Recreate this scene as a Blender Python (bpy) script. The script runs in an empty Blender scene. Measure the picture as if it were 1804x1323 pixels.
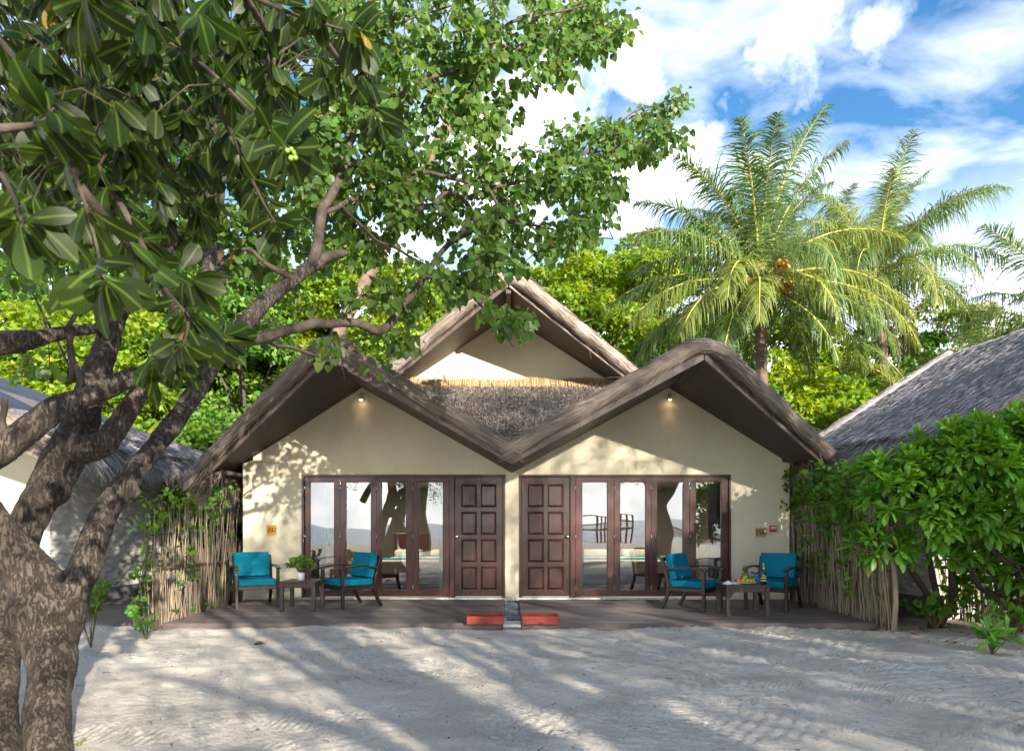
import bpy, bmesh, math, random
import numpy as np
from mathutils import Vector, Matrix, noise, Quaternion

R = math.radians
scene = bpy.context.scene
COL = scene.collection
rng = np.random.default_rng(7)
random.seed(7)

# ---------------------------------------------------------------- camera
EYE = 1.405
cam_d = bpy.data.cameras.new('camera')
cam = bpy.data.objects.new('camera', cam_d)
COL.objects.link(cam)
cam.location = (0, -12, EYE)
cam.rotation_euler = (R(90), 0, 0)
cam_d.sensor_width = 36
cam_d.lens = 1200 / 1804 * 36
cam_d.shift_y = (922 - 661.5) / 1804
cam_d.clip_start = 0.05
cam_d.clip_end = 6000
cam_d.dof.use_dof = True
cam_d.dof.focus_distance = 10.5
cam_d.dof.aperture_fstop = 5.0
scene.camera = cam

# ---------------------------------------------------------------- light
SUN_DIR = Vector((-0.60, 1.0, -0.365)).normalized()      # the way the light travels
to_sun = -SUN_DIR
world = bpy.data.worlds.new('World')
scene.world = world
world.use_nodes = True
wn, wl = world.node_tree.nodes, world.node_tree.links
wn.clear()
w_out = wn.new('ShaderNodeOutputWorld')
w_bg = wn.new('ShaderNodeBackground')
w_bg.inputs['Strength'].default_value = 0.15
wl.new(w_bg.outputs[0], w_out.inputs[0])
sky = wn.new('ShaderNodeTexSky')
sky.sky_type = 'NISHITA'
sky.sun_disc = False
sky.sun_elevation = math.asin(to_sun.z)
sky.sun_rotation = math.atan2(to_sun.x, to_sun.y)
sky.air_density = 1.0
sky.dust_density = 0.3
sky.ozone_density = 2.0


def wmath(op, a, b=None, c=None, clamp=False):
    n = wn.new('ShaderNodeMath')
    n.operation = op
    n.use_clamp = clamp
    for i, v in enumerate((a, b, c)):
        if v is None:
            continue
        if isinstance(v, (int, float)):
            n.inputs[i].default_value = v
        else:
            wl.new(v, n.inputs[i])
    return n.outputs[0]


tc = wn.new('ShaderNodeTexCoord')
sep = wn.new('ShaderNodeSeparateXYZ')
wl.new(tc.outputs['Generated'], sep.inputs[0])
zz = wmath('MAXIMUM', wmath('ADD', sep.outputs[2], 0.12), 0.05)
comb = wn.new('ShaderNodeCombineXYZ')
wl.new(wmath('DIVIDE', sep.outputs[0], zz), comb.inputs[0])
wl.new(wmath('DIVIDE', sep.outputs[1], zz), comb.inputs[1])
n1 = wn.new('ShaderNodeTexNoise')
n1.inputs['Scale'].default_value = 9.0
n1.inputs['Detail'].default_value = 9
n1.inputs['Roughness'].default_value = 0.6
wl.new(tc.outputs['Generated'], n1.inputs['Vector'])
mp = wn.new('ShaderNodeMapping')
mp.inputs['Rotation'].default_value = (0, 0, R(-28))
mp.inputs['Scale'].default_value = (1.0, 1.6, 1.0)
wl.new(comb.outputs[0], mp.inputs['Vector'])
n2 = wn.new('ShaderNodeTexNoise')
n2.inputs['Scale'].default_value = 3.0
n2.inputs['Detail'].default_value = 8
n2.inputs['Roughness'].default_value = 0.55
n2.inputs['Distortion'].default_value = 0.3
wl.new(mp.outputs[0], n2.inputs['Vector'])
blob = None
for (px, py, r) in ((985, 190, .14), (1100, 345, .12), (1190, 330, .09), (1220, 70, .07), (1120, 120, .07), (900, 320, .20),
                    (1400, 50, .10), (1570, 30, .08), (700, 500, .14)):
    v = Vector((px - 902, 1200, 922 - py)).normalized()
    d = wn.new('ShaderNodeVectorMath')
    d.operation = 'DISTANCE'
    wl.new(tc.outputs['Generated'], d.inputs[0])
    d.inputs[1].default_value = v
    wgt = 1.0 if px < 1210 else 0.62
    f = wmath('MULTIPLY', wmath('SUBTRACT', 1.0, wmath('DIVIDE', d.outputs['Value'], r), clamp=True), wgt)
    blob = f if blob is None else wmath('MAXIMUM', blob, f)
cum = wmath('MULTIPLY', wmath('SUBTRACT', wmath('ADD', n1.outputs[0], wmath('MULTIPLY', blob, 0.50)), 0.66), 4.2, clamp=True)
cum = wmath('MULTIPLY', cum, wmath('MULTIPLY_ADD', n2.outputs[0], 0.9, 0.08, clamp=True))
wisp = wmath('MULTIPLY', wmath('SUBTRACT', n2.outputs[0], 0.42), 3.2, clamp=True)
wisp = wmath('MULTIPLY', wisp, 0.36)
haze_ = wmath('MULTIPLY', wmath('SUBTRACT', 1.0, wmath('DIVIDE', sep.outputs[2], 0.42), clamp=True), 1.15, clamp=True)
cover = wmath('MAXIMUM', wmath('MAXIMUM', cum, wisp), haze_)
n3 = wn.new('ShaderNodeTexNoise')
n3.inputs['Scale'].default_value = 16
n3.inputs['Detail'].default_value = 6
wl.new(tc.outputs['Generated'], n3.inputs['Vector'])
ccol = wn.new('ShaderNodeMix')
ccol.data_type = 'RGBA'
ccol.inputs[6].default_value = (2.45, 2.5, 2.6, 1)
ccol.inputs[7].default_value = (3.9, 3.7, 3.4, 1)
wl.new(wmath('MULTIPLY', wmath('SUBTRACT', n3.outputs[0], 0.30), 3.0, clamp=True), ccol.inputs[0])
skyhs = wn.new('ShaderNodeHueSaturation')
skyhs.inputs['Saturation'].default_value = 1.28
skyhs.inputs['Value'].default_value = 0.25
wl.new(sky.outputs[0], skyhs.inputs['Color'])
smix = wn.new('ShaderNodeMix')
smix.data_type = 'RGBA'
wl.new(cover, smix.inputs[0])
wl.new(skyhs.outputs[0], smix.inputs[6])
wl.new(ccol.outputs[2], smix.inputs[7])
wl.new(smix.outputs[2], w_bg.inputs['Color'])

sun_d = bpy.data.lights.new('sun', 'SUN')
sun = bpy.data.objects.new('sun', sun_d)
COL.objects.link(sun)
sun_d.energy = 2.0
sun_d.angle = R(0.53)
sun_d.color = (1.0, 0.92, 0.80)
sun.rotation_euler = SUN_DIR.to_track_quat('-Z', 'Y').to_euler()
sun.location = (30, -40, 30)

scene.view_settings.view_transform = 'Standard'
scene.view_settings.look = 'None'
scene.view_settings.exposure = 2.98
scene.view_settings.gamma = 1.0
scene.view_settings.use_curve_mapping = False
scene.render.engine = 'CYCLES'
scene.cycles.use_denoising = True
scene.cycles.max_bounces = 8
scene.cycles.diffuse_bounces = 4
scene.cycles.glossy_bounces = 4
scene.cycles.transmission_bounces = 4
scene.cycles.transparent_max_bounces = 12
scene.cycles.caustics_reflective = False
scene.cycles.caustics_refractive = False
scene.cycles.sample_clamp_indirect = 6


# ---------------------------------------------------------------- helpers
def W(px, py, d):
    """World position of what stands at distance d (metres in front of the camera) in that direction."""
    return Vector(((px - 902) / 1200 * d, d - 12, EYE + (922 - py) / 1200 * d))


def link(name, data, parent=None):
    o = bpy.data.objects.new(name, data)
    COL.objects.link(o)
    if parent is not None:
        o.parent = parent
    return o


def tag(o, label, cat, group=None):
    o['label'] = label
    o['category'] = cat
    if group:
        o['group'] = group
    return o


def thing(name, label, cat, loc=(0, 0, 0), rz=0.0, group=None):
    o = link(name, None)
    o.location = loc
    o.rotation_euler = (0, 0, rz)
    o.empty_display_size = 0.1
    return tag(o, label, cat, group)


def children_of(o):
    return [c for c in bpy.data.objects if c.parent == o]


def dup(root, loc, rz, label, scale=None):
    r = root.copy()
    COL.objects.link(r)
    r.location = loc
    r.rotation_euler = (0, 0, rz)
    if scale:
        r.scale = (scale,) * 3
    r['label'] = label
    for ch in list(root.children):
        c = ch.copy()
        COL.objects.link(c)
        c.parent = r
        for g in list(ch.children):
            d = g.copy()
            COL.objects.link(d)
            d.parent = c
    return r


class MB:
    def __init__(self):
        self.v, self.f, self.uv = [], [], None

    def add(self, verts, faces, M=None):
        b = len(self.v)
        for p in verts:
            p = Vector(p)
            self.v.append(tuple(M @ p) if M is not None else tuple(p))
        self.f += [tuple(i + b for i in q) for q in faces]
        return self

    def box(self, x0, x1, y0, y1, z0, z1, M=None):
        vs = [(x0, y0, z0), (x1, y0, z0), (x1, y1, z0), (x0, y1, z0), (x0, y0, z1), (x1, y0, z1), (x1, y1, z1), (x0, y1, z1)]
        return self.add(vs, [(0, 3, 2, 1), (4, 5, 6, 7), (0, 1, 5, 4), (1, 2, 6, 5), (2, 3, 7, 6), (3, 0, 4, 7)], M)

    def prism(self, pts, off, M=None):
        """polygon pts swept by the vector off"""
        off = Vector(off)
        n = len(pts)
        vs = [Vector(p) for p in pts] + [Vector(p) + off for p in pts]
        fs = [tuple(range(n)), tuple(reversed(range(n, 2 * n)))]
        fs += [(i, i + n, (i + 1) % n + n, (i + 1) % n) for i in range(n)]
        return self.add(vs, fs, M)

    def ribbon(self, path, t, x0, x1, M=None):
        """band of thickness t following a (y, z) path, between x0 and x1"""
        up, dn = [], []
        for i, p in enumerate(path):
            a = Vector(path[max(i - 1, 0)]).to_2d() if i else Vector(path[0])
            a = Vector(path[max(i - 1, 0)])
            b = Vector(path[min(i + 1, len(path) - 1)])
            d = (b - a).normalized()
            nrm = Vector((-d.y, d.x)) * t / 2
            up.append(Vector(p) + nrm)
            dn.append(Vector(p) - nrm)
        for i in range(len(path) - 1):
            q = [dn[i], dn[i + 1], up[i + 1], up[i]]
            self.prism([(x0, a.x, a.y) for a in q], (x1 - x0, 0, 0), M)
        return self

    def tube(self, pts, rad, sides=8, cap=True, M=None, jit=0.0):
        pts = [Vector(p) for p in pts]
        if not isinstance(rad, (list, tuple)):
            rad = [rad] * len(pts)
        b = len(self.v)
        t0 = (pts[1] - pts[0]).normalized()
        ref = Vector((0, 0, 1)) if abs(t0.z) < 0.9 else Vector((1, 0, 0))
        u = t0.cross(ref).normalized()
        n = len(pts)
        for i, p in enumerate(pts):
            t = (pts[min(i + 1, n - 1)] - pts[max(i - 1, 0)])
            if t.length < 1e-9:
                t = t0
            t.normalize()
            u = (u - t * u.dot(t))
            if u.length < 1e-6:
                u = t.orthogonal()
            u.normalize()
            w = t.cross(u)
            for k in range(sides):
                a = 2 * math.pi * k / sides
                r = rad[i] * (1 + (random.uniform(-jit, jit) if jit else 0))
                q = p + (u * math.cos(a) + w * math.sin(a)) * r
                self.v.append(tuple(M @ q) if M is not None else tuple(q))
        for i in range(n - 1):
            for k in range(sides):
                k2 = (k + 1) % sides
                self.f.append((b + i * sides + k, b + i * sides + k2, b + (i + 1) * sides + k2, b + (i + 1) * sides + k))
        if cap:
            self.f.append(tuple(b + k for k in reversed(range(sides))))
            self.f.append(tuple(b + (n - 1) * sides + k for k in range(sides)))
        return self

    def lathe(self, prof, sides=20, M=None):
        b = len(self.v)
        for (r, z) in prof:
            for k in range(sides):
                a = 2 * math.pi * k / sides
                q = Vector((r * math.cos(a), r * math.sin(a), z))
                self.v.append(tuple(M @ q) if M is not None else tuple(q))
        for i in range(len(prof) - 1):
            for k in range(sides):
                k2 = (k + 1) % sides
                self.f.append((b + i * sides + k, b + i * sides + k2, b + (i + 1) * sides + k2, b + (i + 1) * sides + k))
        self.f.append(tuple(b + k for k in reversed(range(sides))))
        self.f.append(tuple(b + (len(prof) - 1) * sides + k for k in range(sides)))
        return self

    def ball(self, c, r, sides=12, rings=8, sx=1, sy=1, sz=1):
        prof = [(max(1e-4, r * math.sin(math.pi * i / rings)), -r * math.cos(math.pi * i / rings)) for i in range(rings + 1)]
        M = Matrix.Translation(c) @ Matrix.Diagonal((sx, sy, sz, 1))
        return self.lathe(prof, sides, M)

    def mesh(self, name, mat=None, smooth=False):
        me = bpy.data.meshes.new(name)
        me.from_pydata(self.v, [], self.f)
        if mat:
            me.materials.append(mat)
        if smooth:
            me.polygons.foreach_set('use_smooth', [True] * len(me.polygons))
        me.update()
        return me

    def build(self, name, mat, parent=None, smooth=False, bevel=0.0, seg=2, fixn=True):
        me = self.mesh(name, mat, smooth)
        if fixn:
            bm = bmesh.new()
            bm.from_mesh(me)
            bmesh.ops.recalc_face_normals(bm, faces=bm.faces)
            bm.to_mesh(me)
            bm.free()
        o = link(name, me, parent)
        if bevel:
            m = o.modifiers.new('bevel', 'BEVEL')
            m.width = bevel
            m.segments = seg
            m.limit_method = 'ANGLE'
            m.angle_limit = R(40)
        return o


def np_mesh(name, V, F, mat=None, uv=None, smooth=False):
    """V (n,3), F (m,k) all faces with k corners; uv (m*k,2)"""
    me = bpy.data.meshes.new(name)
    m, k = F.shape
    me.vertices.add(len(V))
    me.vertices.foreach_set('co', np.ascontiguousarray(V, dtype=np.float32).ravel())
    me.loops.add(m * k)
    me.loops.foreach_set('vertex_index', np.ascontiguousarray(F, dtype=np.int32).ravel())
    me.polygons.add(m)
    me.polygons.foreach_set('loop_start', np.arange(0, m * k, k, dtype=np.int32))
    me.polygons.foreach_set('loop_total', np.full(m, k, dtype=np.int32))
    if smooth:
        me.polygons.foreach_set('use_smooth', np.ones(m, dtype=bool))
    me.update(calc_edges=True)
    if uv is not None:
        l = me.uv_layers.new(name='UVMap')
        l.data.foreach_set('uv', np.ascontiguousarray(uv, dtype=np.float32).ravel())
    if mat:
        me.materials.append(mat)
    return me


def frames(D, roll=None, flat=None):
    """rotation matrices (n,3,3) whose Y axis is D; the Z axis leans to `flat`"""
    n = len(D)
    D = D / (np.linalg.norm(D, axis=1, keepdims=True) + 1e-9)
    up = np.tile(np.array([0., 0., 1.]), (n, 1)) if flat is None else flat
    X = np.cross(D, up)
    l = np.linalg.norm(X, axis=1, keepdims=True)
    X = np.where(l < 1e-3, np.array([1., 0., 0.]), X / (l + 1e-9))
    Z = np.cross(X, D)
    if roll is not None:
        c, s = np.cos(roll)[:, None], np.sin(roll)[:, None]
        X, Z = X * c + Z * s, Z * c - X * s
    return np.stack([X, D, Z], axis=2)


def scatter(tv, tf, P, M, S, tuv=None):
    """copies of a template: returns V, F, uv"""
    tv = np.asarray(tv, float)
    tf = np.asarray(tf, int)
    n, k = len(P), len(tv)
    S = np.asarray(S)
    if S.ndim == 1:
        S = np.stack([S, S, S], 1)
    V = np.einsum('nij,nkj->nki', M, tv[None] * S[:, None, :]) + P[:, None, :]
    F = (tf[None] + (np.arange(n) * k)[:, None, None]).reshape(-1, tf.shape[1])
    uv = None
    if tuv is not None:
        uv = np.tile(np.asarray(tuv)[tf.ravel()], (n, 1))
    return V.reshape(-1, 3), F, uv


def rnd_dirs(n):
    d = rng.normal(size=(n, 3))
    return d / np.linalg.norm(d, axis=1, keepdims=True)


# ---------------------------------------------------------------- materials
def mat(name, col, rough=0.6, spec=0.5, metal=0.0, var=0.0, vscale=6.0, bump=0.0, bscale=40.0, bdist=0.01, stretch=(1, 1, 1),
        coat=0.0, dark=None, sheen=0.0, detail=6, island=0.0, hue=0.0):
    m = bpy.data.materials.new(name)
    m.use_nodes = True
    N, L = m.node_tree.nodes, m.node_tree.links
    b = N['Principled BSDF']
    b.inputs['Base Color'].default_value = (*col, 1)
    b.inputs['Roughness'].default_value = rough
    b.inputs['Specular IOR Level'].default_value = spec
    b.inputs['Metallic'].default_value = metal
    b.inputs['Coat Weight'].default_value = coat
    b.inputs['Sheen Weight'].default_value = sheen
    tcn = N.new('ShaderNodeTexCoord')
    mpn = N.new('ShaderNodeMapping')
    mpn.inputs['Scale'].default_value = stretch
    L.new(tcn.outputs['Object'], mpn.inputs['Vector'])
    cur = None
    if var:
        nz = N.new('ShaderNodeTexNoise')
        nz.inputs['Scale'].default_value = vscale
        nz.inputs['Detail'].default_value = detail
        nz.inputs['Roughness'].default_value = 0.6
        L.new(mpn.outputs[0], nz.inputs['Vector'])
        rp = N.new('ShaderNodeMapRange')
        rp.inputs['From Min'].default_value = 0.3
        rp.inputs['From Max'].default_value = 0.7
        L.new(nz.outputs[0], rp.inputs['Value'])
        mx = N.new('ShaderNodeMix')
        mx.data_type = 'RGBA'
        lo = dark if dark else tuple(c * (1 - var) for c in col)
        hi = tuple(min(1, c * (1 + var * 0.6)) for c in col)
        mx.inputs[6].default_value = (*lo, 1)
        mx.inputs[7].default_value = (*hi, 1)
        L.new(rp.outputs[0], mx.inputs[0])
        cur = mx.outputs[2]
    if island or hue:
        g = N.new('ShaderNodeNewGeometry')
        oi = N.new('ShaderNodeObjectInfo')
        ad = N.new('ShaderNodeMath')
        ad.operation = 'ADD'
        L.new(g.outputs['Random Per Island'], ad.inputs[0])
        L.new(oi.outputs['Random'], ad.inputs[1])
        fr = N.new('ShaderNodeMath')
        fr.operation = 'FRACT'
        L.new(ad.outputs[0], fr.inputs[0])
        hs = N.new('ShaderNodeHueSaturation')
        if cur:
            L.new(cur, hs.inputs['Color'])
        else:
            hs.inputs['Color'].default_value = (*col, 1)
        r1 = N.new('ShaderNodeMapRange')
        r1.inputs['To Min'].default_value = 1 - island
        r1.inputs['To Max'].default_value = 1 + island
        L.new(fr.outputs[0], r1.inputs['Value'])
        L.new(r1.outputs[0], hs.inputs['Value'])
        r2 = N.new('ShaderNodeMapRange')
        r2.inputs['To Min'].default_value = 0.5 - hue
        r2.inputs['To Max'].default_value = 0.5 + hue
        f2 = N.new('ShaderNodeMath')
        f2.operation = 'MULTIPLY'
        f2.inputs[1].default_value = 7.31
        L.new(fr.outputs[0], f2.inputs[0])
        f3 = N.new('ShaderNodeMath')
        f3.operation = 'FRACT'
        L.new(f2.outputs[0], f3.inputs[0])
        L.new(f3.outputs[0], r2.inputs['Value'])
        L.new(r2.outputs[0], hs.inputs['Hue'])
        cur = hs.outputs[0]
    if cur:
        L.new(cur, b.inputs['Base Color'])
    if bump:
        nb = N.new('ShaderNodeTexNoise')
        nb.inputs['Scale'].default_value = bscale
        nb.inputs['Detail'].default_value = 6
        L.new(mpn.outputs[0], nb.inputs['Vector'])
        bp = N.new('ShaderNodeBump')
        bp.inputs['Strength'].default_value = bump
        bp.inputs['Distance'].default_value = bdist
        L.new(nb.outputs[0], bp.inputs['Height'])
        L.new(bp.outputs[0], b.inputs['Normal'])
    return m


def leaf_mat(name, col, trans=0.45, rough=0.45, gloss=0.35, island=0.3, hue=0.02, tcol=None, rib=None, patch=0.0, pscale=0.6, patch_col=None, under=None):
    m = bpy.data.materials.new(name)
    m.use_nodes = True
    N, L = m.node_tree.nodes, m.node_tree.links
    b = N['Principled BSDF']
    b.inputs['Roughness'].default_value = rough
    b.inputs['Specular IOR Level'].default_value = gloss
    g = N.new('ShaderNodeNewGeometry')
    oi = N.new('ShaderNodeObjectInfo')
    ad = N.new('ShaderNodeMath')
    ad.operation = 'ADD'
    L.new(g.outputs['Random Per Island'], ad.inputs[0])
    L.new(oi.outputs['Random'], ad.inputs[1])
    fr = N.new('ShaderNodeMath')
    fr.operation = 'FRACT'
    L.new(ad.outputs[0], fr.inputs[0])
    f2 = N.new('ShaderNodeMath')
    f2.operation = 'MULTIPLY'
    f2.inputs[1].default_value = 7.31
    L.new(fr.outputs[0], f2.inputs[0])
    f3 = N.new('ShaderNodeMath')
    f3.operation = 'FRACT'
    L.new(f2.outputs[0], f3.inputs[0])
    base = N.new('ShaderNodeRGB')
    base.outputs[0].default_value = (*col, 1)
    cur = base.outputs[0]
    if patch:
        tcn = N.new('ShaderNodeTexCoord')
        nz = N.new('ShaderNodeTexNoise')
        nz.inputs['Scale'].default_value = pscale
        nz.inputs['Detail'].default_value = 3
        L.new(tcn.outputs['Object'], nz.inputs['Vector'])
        mr = N.new('ShaderNodeMapRange')
        mr.inputs['From Min'].default_value = 0.42
        mr.inputs['From Max'].default_value = 0.62
        mr.inputs['To Max'].default_value = patch
        L.new(nz.outputs[0], mr.inputs['Value'])
        mx = N.new('ShaderNodeMix')
        mx.data_type = 'RGBA'
        L.new(mr.outputs[0], mx.inputs[0])
        L.new(cur, mx.inputs[6])
        mx.inputs[7].default_value = (*(patch_col or (col[0] * 1.8, col[1] * 1.3, col[2])), 1)
        cur = mx.outputs[2]
    hs = N.new('ShaderNodeHueSaturation')
    L.new(cur, hs.inputs['Color'])
    for src, key, lo, hi in ((fr, 'Value', 1 - island, 1 + island), (f3, 'Hue', 0.5 - hue, 0.5 + hue)):
        r1 = N.new('ShaderNodeMapRange')
        r1.inputs['To Min'].default_value = lo
        r1.inputs['To Max'].default_value = hi
        L.new(src.outputs[0], r1.inputs['Value'])
        L.new(r1.outputs[0], hs.inputs[key])
    cur = hs.outputs[0]
    if rib:
        uvn = N.new('ShaderNodeUVMap')
        sp = N.new('ShaderNodeSeparateXYZ')
        L.new(uvn.outputs[0], sp.inputs[0])
        a1 = N.new('ShaderNodeMath')
        a1.operation = 'ABSOLUTE'
        L.new(sp.outputs[0], a1.inputs[0])
        mr = N.new('ShaderNodeMapRange')
        mr.inputs['From Min'].default_value = 0.02
        mr.inputs['From Max'].default_value = 0.09
        mr.inputs['To Min'].default_value = 0.85
        mr.inputs['To Max'].default_value = 0.0
        L.new(a1.outputs[0], mr.inputs['Value'])
        # side veins
        sv = N.new('ShaderNodeMath')
        sv.operation = 'MULTIPLY_ADD'
        L.new(a1.outputs[0], sv.inputs[0])
        sv.inputs[1].default_value = -0.55
        L.new(sp.outputs[1], sv.inputs[2])
        sv2 = N.new('ShaderNodeMath')
        sv2.operation = 'MULTIPLY'
        sv2.inputs[1].default_value = 75
        L.new(sv.outputs[0], sv2.inputs[0])
        sv3 = N.new('ShaderNodeMath')
        sv3.operation = 'SINE'
        L.new(sv2.outputs[0], sv3.inputs[0])
        sv4 = N.new('ShaderNodeMapRange')
        sv4.inputs['From Min'].default_value = 0.75
        sv4.inputs['From Max'].default_value = 1.0
        sv4.inputs['To Max'].default_value = 0.22
        L.new(sv3.outputs[0], sv4.inputs['Value'])
        mxx = N.new('ShaderNodeMath')
        mxx.operation = 'MAXIMUM'
        L.new(mr.outputs[0], mxx.inputs[0])
        L.new(sv4.outputs[0], mxx.inputs[1])
        mx2 = N.new('ShaderNodeMix')
        mx2.data_type = 'RGBA'
        L.new(mxx.outputs[0], mx2.inputs[0])
        L.new(cur, mx2.inputs[6])
        mx2.inputs[7].default_value = (*rib, 1)
        cur = mx2.outputs[2]
    L.new(cur, b.inputs['Base Color'])
    tr = N.new('ShaderNodeBsdfTranslucent')
    hs2 = N.new('ShaderNodeHueSaturation')
    hs2.inputs['Hue'].default_value = 0.475
    hs2.inputs['Saturation'].default_value = 1.1
    hs2.inputs['Value'].default_value = 1.9
    L.new(cur, hs2.inputs['Color'])
    L.new(hs2.outputs[0], tr.inputs['Color'])
    ms = N.new('ShaderNodeMixShader')
    ms.inputs[0].default_value = trans
    L.new(b.outputs[0], ms.inputs[1])
    L.new(tr.outputs[0], ms.inputs[2])
    L.new(ms.outputs[0], N['Material Output'].inputs['Surface'])
    return m


M_wall = mat('cream_render', (0.74, 0.665, 0.49), 0.85, 0.2, var=0.13, vscale=0.9, bump=0.25, bscale=60, bdist=0.004)
def weather_wall(m):
    N, L = m.node_tree.nodes, m.node_tree.links
    b = N['Principled BSDF']
    src = b.inputs['Base Color'].links[0].from_socket
    tcn = N.new('ShaderNodeTexCoord')
    sp = N.new('ShaderNodeSeparateXYZ')
    L.new(tcn.outputs['Object'], sp.inputs[0])
    nz = N.new('ShaderNodeTexNoise')
    nz.inputs['Scale'].default_value = 5
    nz.inputs['Detail'].default_value = 8
    nz.inputs['Roughness'].default_value = .7
    L.new(tcn.outputs['Object'], nz.inputs['Vector'])
    ad = N.new('ShaderNodeMath')
    ad.operation = 'MULTIPLY_ADD'
    L.new(nz.outputs[0], ad.inputs[0])
    ad.inputs[1].default_value = -.9
    L.new(sp.outputs[2], ad.inputs[2])
    mr = N.new('ShaderNodeMapRange')
    mr.inputs['From Min'].default_value = -.42
    mr.inputs['From Max'].default_value = .05
    mr.inputs['To Min'].default_value = .5
    mr.inputs['To Max'].default_value = 0
    L.new(ad.outputs[0], mr.inputs['Value'])
    mx = N.new('ShaderNodeMix')
    mx.data_type = 'RGBA'
    L.new(mr.outputs[0], mx.inputs[0])
    L.new(src, mx.inputs[6])
    mx.inputs[7].default_value = (.46, .40, .29, 1)
    mp_ = N.new('ShaderNodeMapping')
    mp_.inputs['Scale'].default_value = (5, 5, .5)
    L.new(tcn.outputs['Object'], mp_.inputs['Vector'])
    n2_ = N.new('ShaderNodeTexNoise')
    n2_.inputs['Scale'].default_value = 1.6
    n2_.inputs['Detail'].default_value = 7
    L.new(mp_.outputs[0], n2_.inputs['Vector'])
    m2 = N.new('ShaderNodeMapRange')
    m2.inputs['From Min'].default_value = .55
    m2.inputs['From Max'].default_value = .8
    m2.inputs['To Max'].default_value = .4
    L.new(n2_.outputs[0], m2.inputs['Value'])
    mx2 = N.new('ShaderNodeMix')
    mx2.data_type = 'RGBA'
    L.new(m2.outputs[0], mx2.inputs[0])
    L.new(mx.outputs[2], mx2.inputs[6])
    mx2.inputs[7].default_value = (.60, .54, .40, 1)
    L.new(mx2.outputs[2], b.inputs['Base Color'])


weather_wall(M_wall)
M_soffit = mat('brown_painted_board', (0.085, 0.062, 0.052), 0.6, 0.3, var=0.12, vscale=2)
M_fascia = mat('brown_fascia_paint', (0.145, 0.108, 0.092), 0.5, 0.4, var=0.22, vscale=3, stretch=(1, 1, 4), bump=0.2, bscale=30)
M_frame = mat('red_brown_varnished_wood', (0.075, 0.025, 0.019), 0.32, 0.5, var=0.35, vscale=5, stretch=(6, 6, 0.7), bump=0.06, bscale=30, coat=0.25)
M_door = mat('dark_brown_varnished_wood', (0.058, 0.024, 0.019), 0.3, 0.5, var=0.4, vscale=5, stretch=(7, 7, 0.6), bump=0.08, bscale=30, coat=0.3)
M_steel = mat('steel', (0.6, 0.6, 0.58), 0.3, 0.5, metal=1.0)
M_sill = mat('white_sill_paint', (0.62, 0.60, 0.56), 0.5, 0.4, var=0.2, vscale=7)
M_deck = mat('deck_board_brown', (0.150, 0.118, 0.108), 0.55, 0.4, var=0.30, vscale=2.2, stretch=(0.6, 2.2, 1), bump=0.25, bscale=60, bdist=0.003, island=0.24)
M_chairwood = mat('dark_chair_wood', (0.022, 0.011, 0.009), 0.35, 0.5, var=0.4, vscale=8, stretch=(4, 4, 1), coat=0.2)
M_tablewood = mat('brown_table_wood', (0.045, 0.029, 0.025), 0.42, 0.5, var=0.35, vscale=8, stretch=(4, 4, 1))
M_cushion = mat('blue_canvas', (0.008, 0.165, 0.250), 0.95, 0.05, var=0.12, vscale=3, bump=0.2, bscale=350, bdist=0.001)
M_red = mat('red_tray_paint', (0.30, 0.045, 0.030), 0.5, 0.4, var=0.25, vscale=9)
M_gravel = mat('grey_gravel', (0.16, 0.17, 0.19), 0.8, 0.3, island=0.6)
M_twig = mat('dry_twig', (0.30, 0.24, 0.17), 0.85, 0.2, var=0.3, vscale=12, stretch=(1, 1, 0.2), island=0.35, hue=0.01)
M_twigdark = mat('brown_rail_wood', (0.12, 0.09, 0.065), 0.85, 0.2, var=0.3, vscale=12)
M_branch = mat('branch_bark', (0.085, 0.066, 0.052), 0.9, 0.2, var=0.45, vscale=14, bump=0.6, bscale=40, bdist=0.01)
M_stem = mat('green_brown_stem', (0.12, 0.11, 0.045), 0.8, 0.2)
M_white = mat('white_china', (0.75, 0.74, 0.72), 0.3, 0.5)
M_linen = mat('white_linen', (0.72, 0.71, 0.69), 0.9, 0.1)
M_teal = mat('teal_fabric', (0.01, 0.30, 0.30), 0.8, 0.2)
M_inwall = mat('room_wall_paint', (0.36, 0.34, 0.29), 0.8, 0.2)
M_infloor = mat('room_floor_tiles', (0.20, 0.15, 0.12), 0.4, 0.4)
M_plinth = mat('grey_plinth_paint', (0.16, 0.16, 0.17), 0.8, 0.2, var=0.3, vscale=4)
M_black = mat('black_paint', (0.012, 0.012, 0.012), 0.5, 0.3)
M_cable = mat('dark_cable', (0.03, 0.03, 0.03), 0.6, 0.3)

# thatch
M_thatch = mat('thatch_grey_brown', (0.19, 0.155, 0.125), 0.95, 0.1, var=0.4, vscale=9, stretch=(1, 6, 6), bump=0.8, bscale=30, bdist=0.02)
M_straw = mat('weathered_straw', (0.235, 0.195, 0.155), 0.9, 0.12, island=0.55, hue=0.012)
M_strawroll = mat('brown_straw_roll', (0.235, 0.192, 0.158), 0.9, 0.12, island=0.42, hue=0.015)
M_strawgold = mat('golden_straw', (0.42, 0.29, 0.15), 0.85, 0.15, island=0.35, hue=0.02)
M_strawcool = mat('grey_weathered_straw', (0.33, 0.305, 0.30), 0.9, 0.1, island=0.55, hue=0.01)
M_strawvalley = mat('pale_valley_straw', (0.42, 0.365, 0.32), 0.9, 0.1, island=0.6, hue=0.01)  # straw colour lightened to offset the shade on the valley blades
M_thatchcool = mat('thatch_grey', (0.19, 0.18, 0.18), 0.95, 0.1, var=0.4, vscale=9, stretch=(6, 1, 6), bump=0.8, bscale=25, bdist=0.03)
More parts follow.
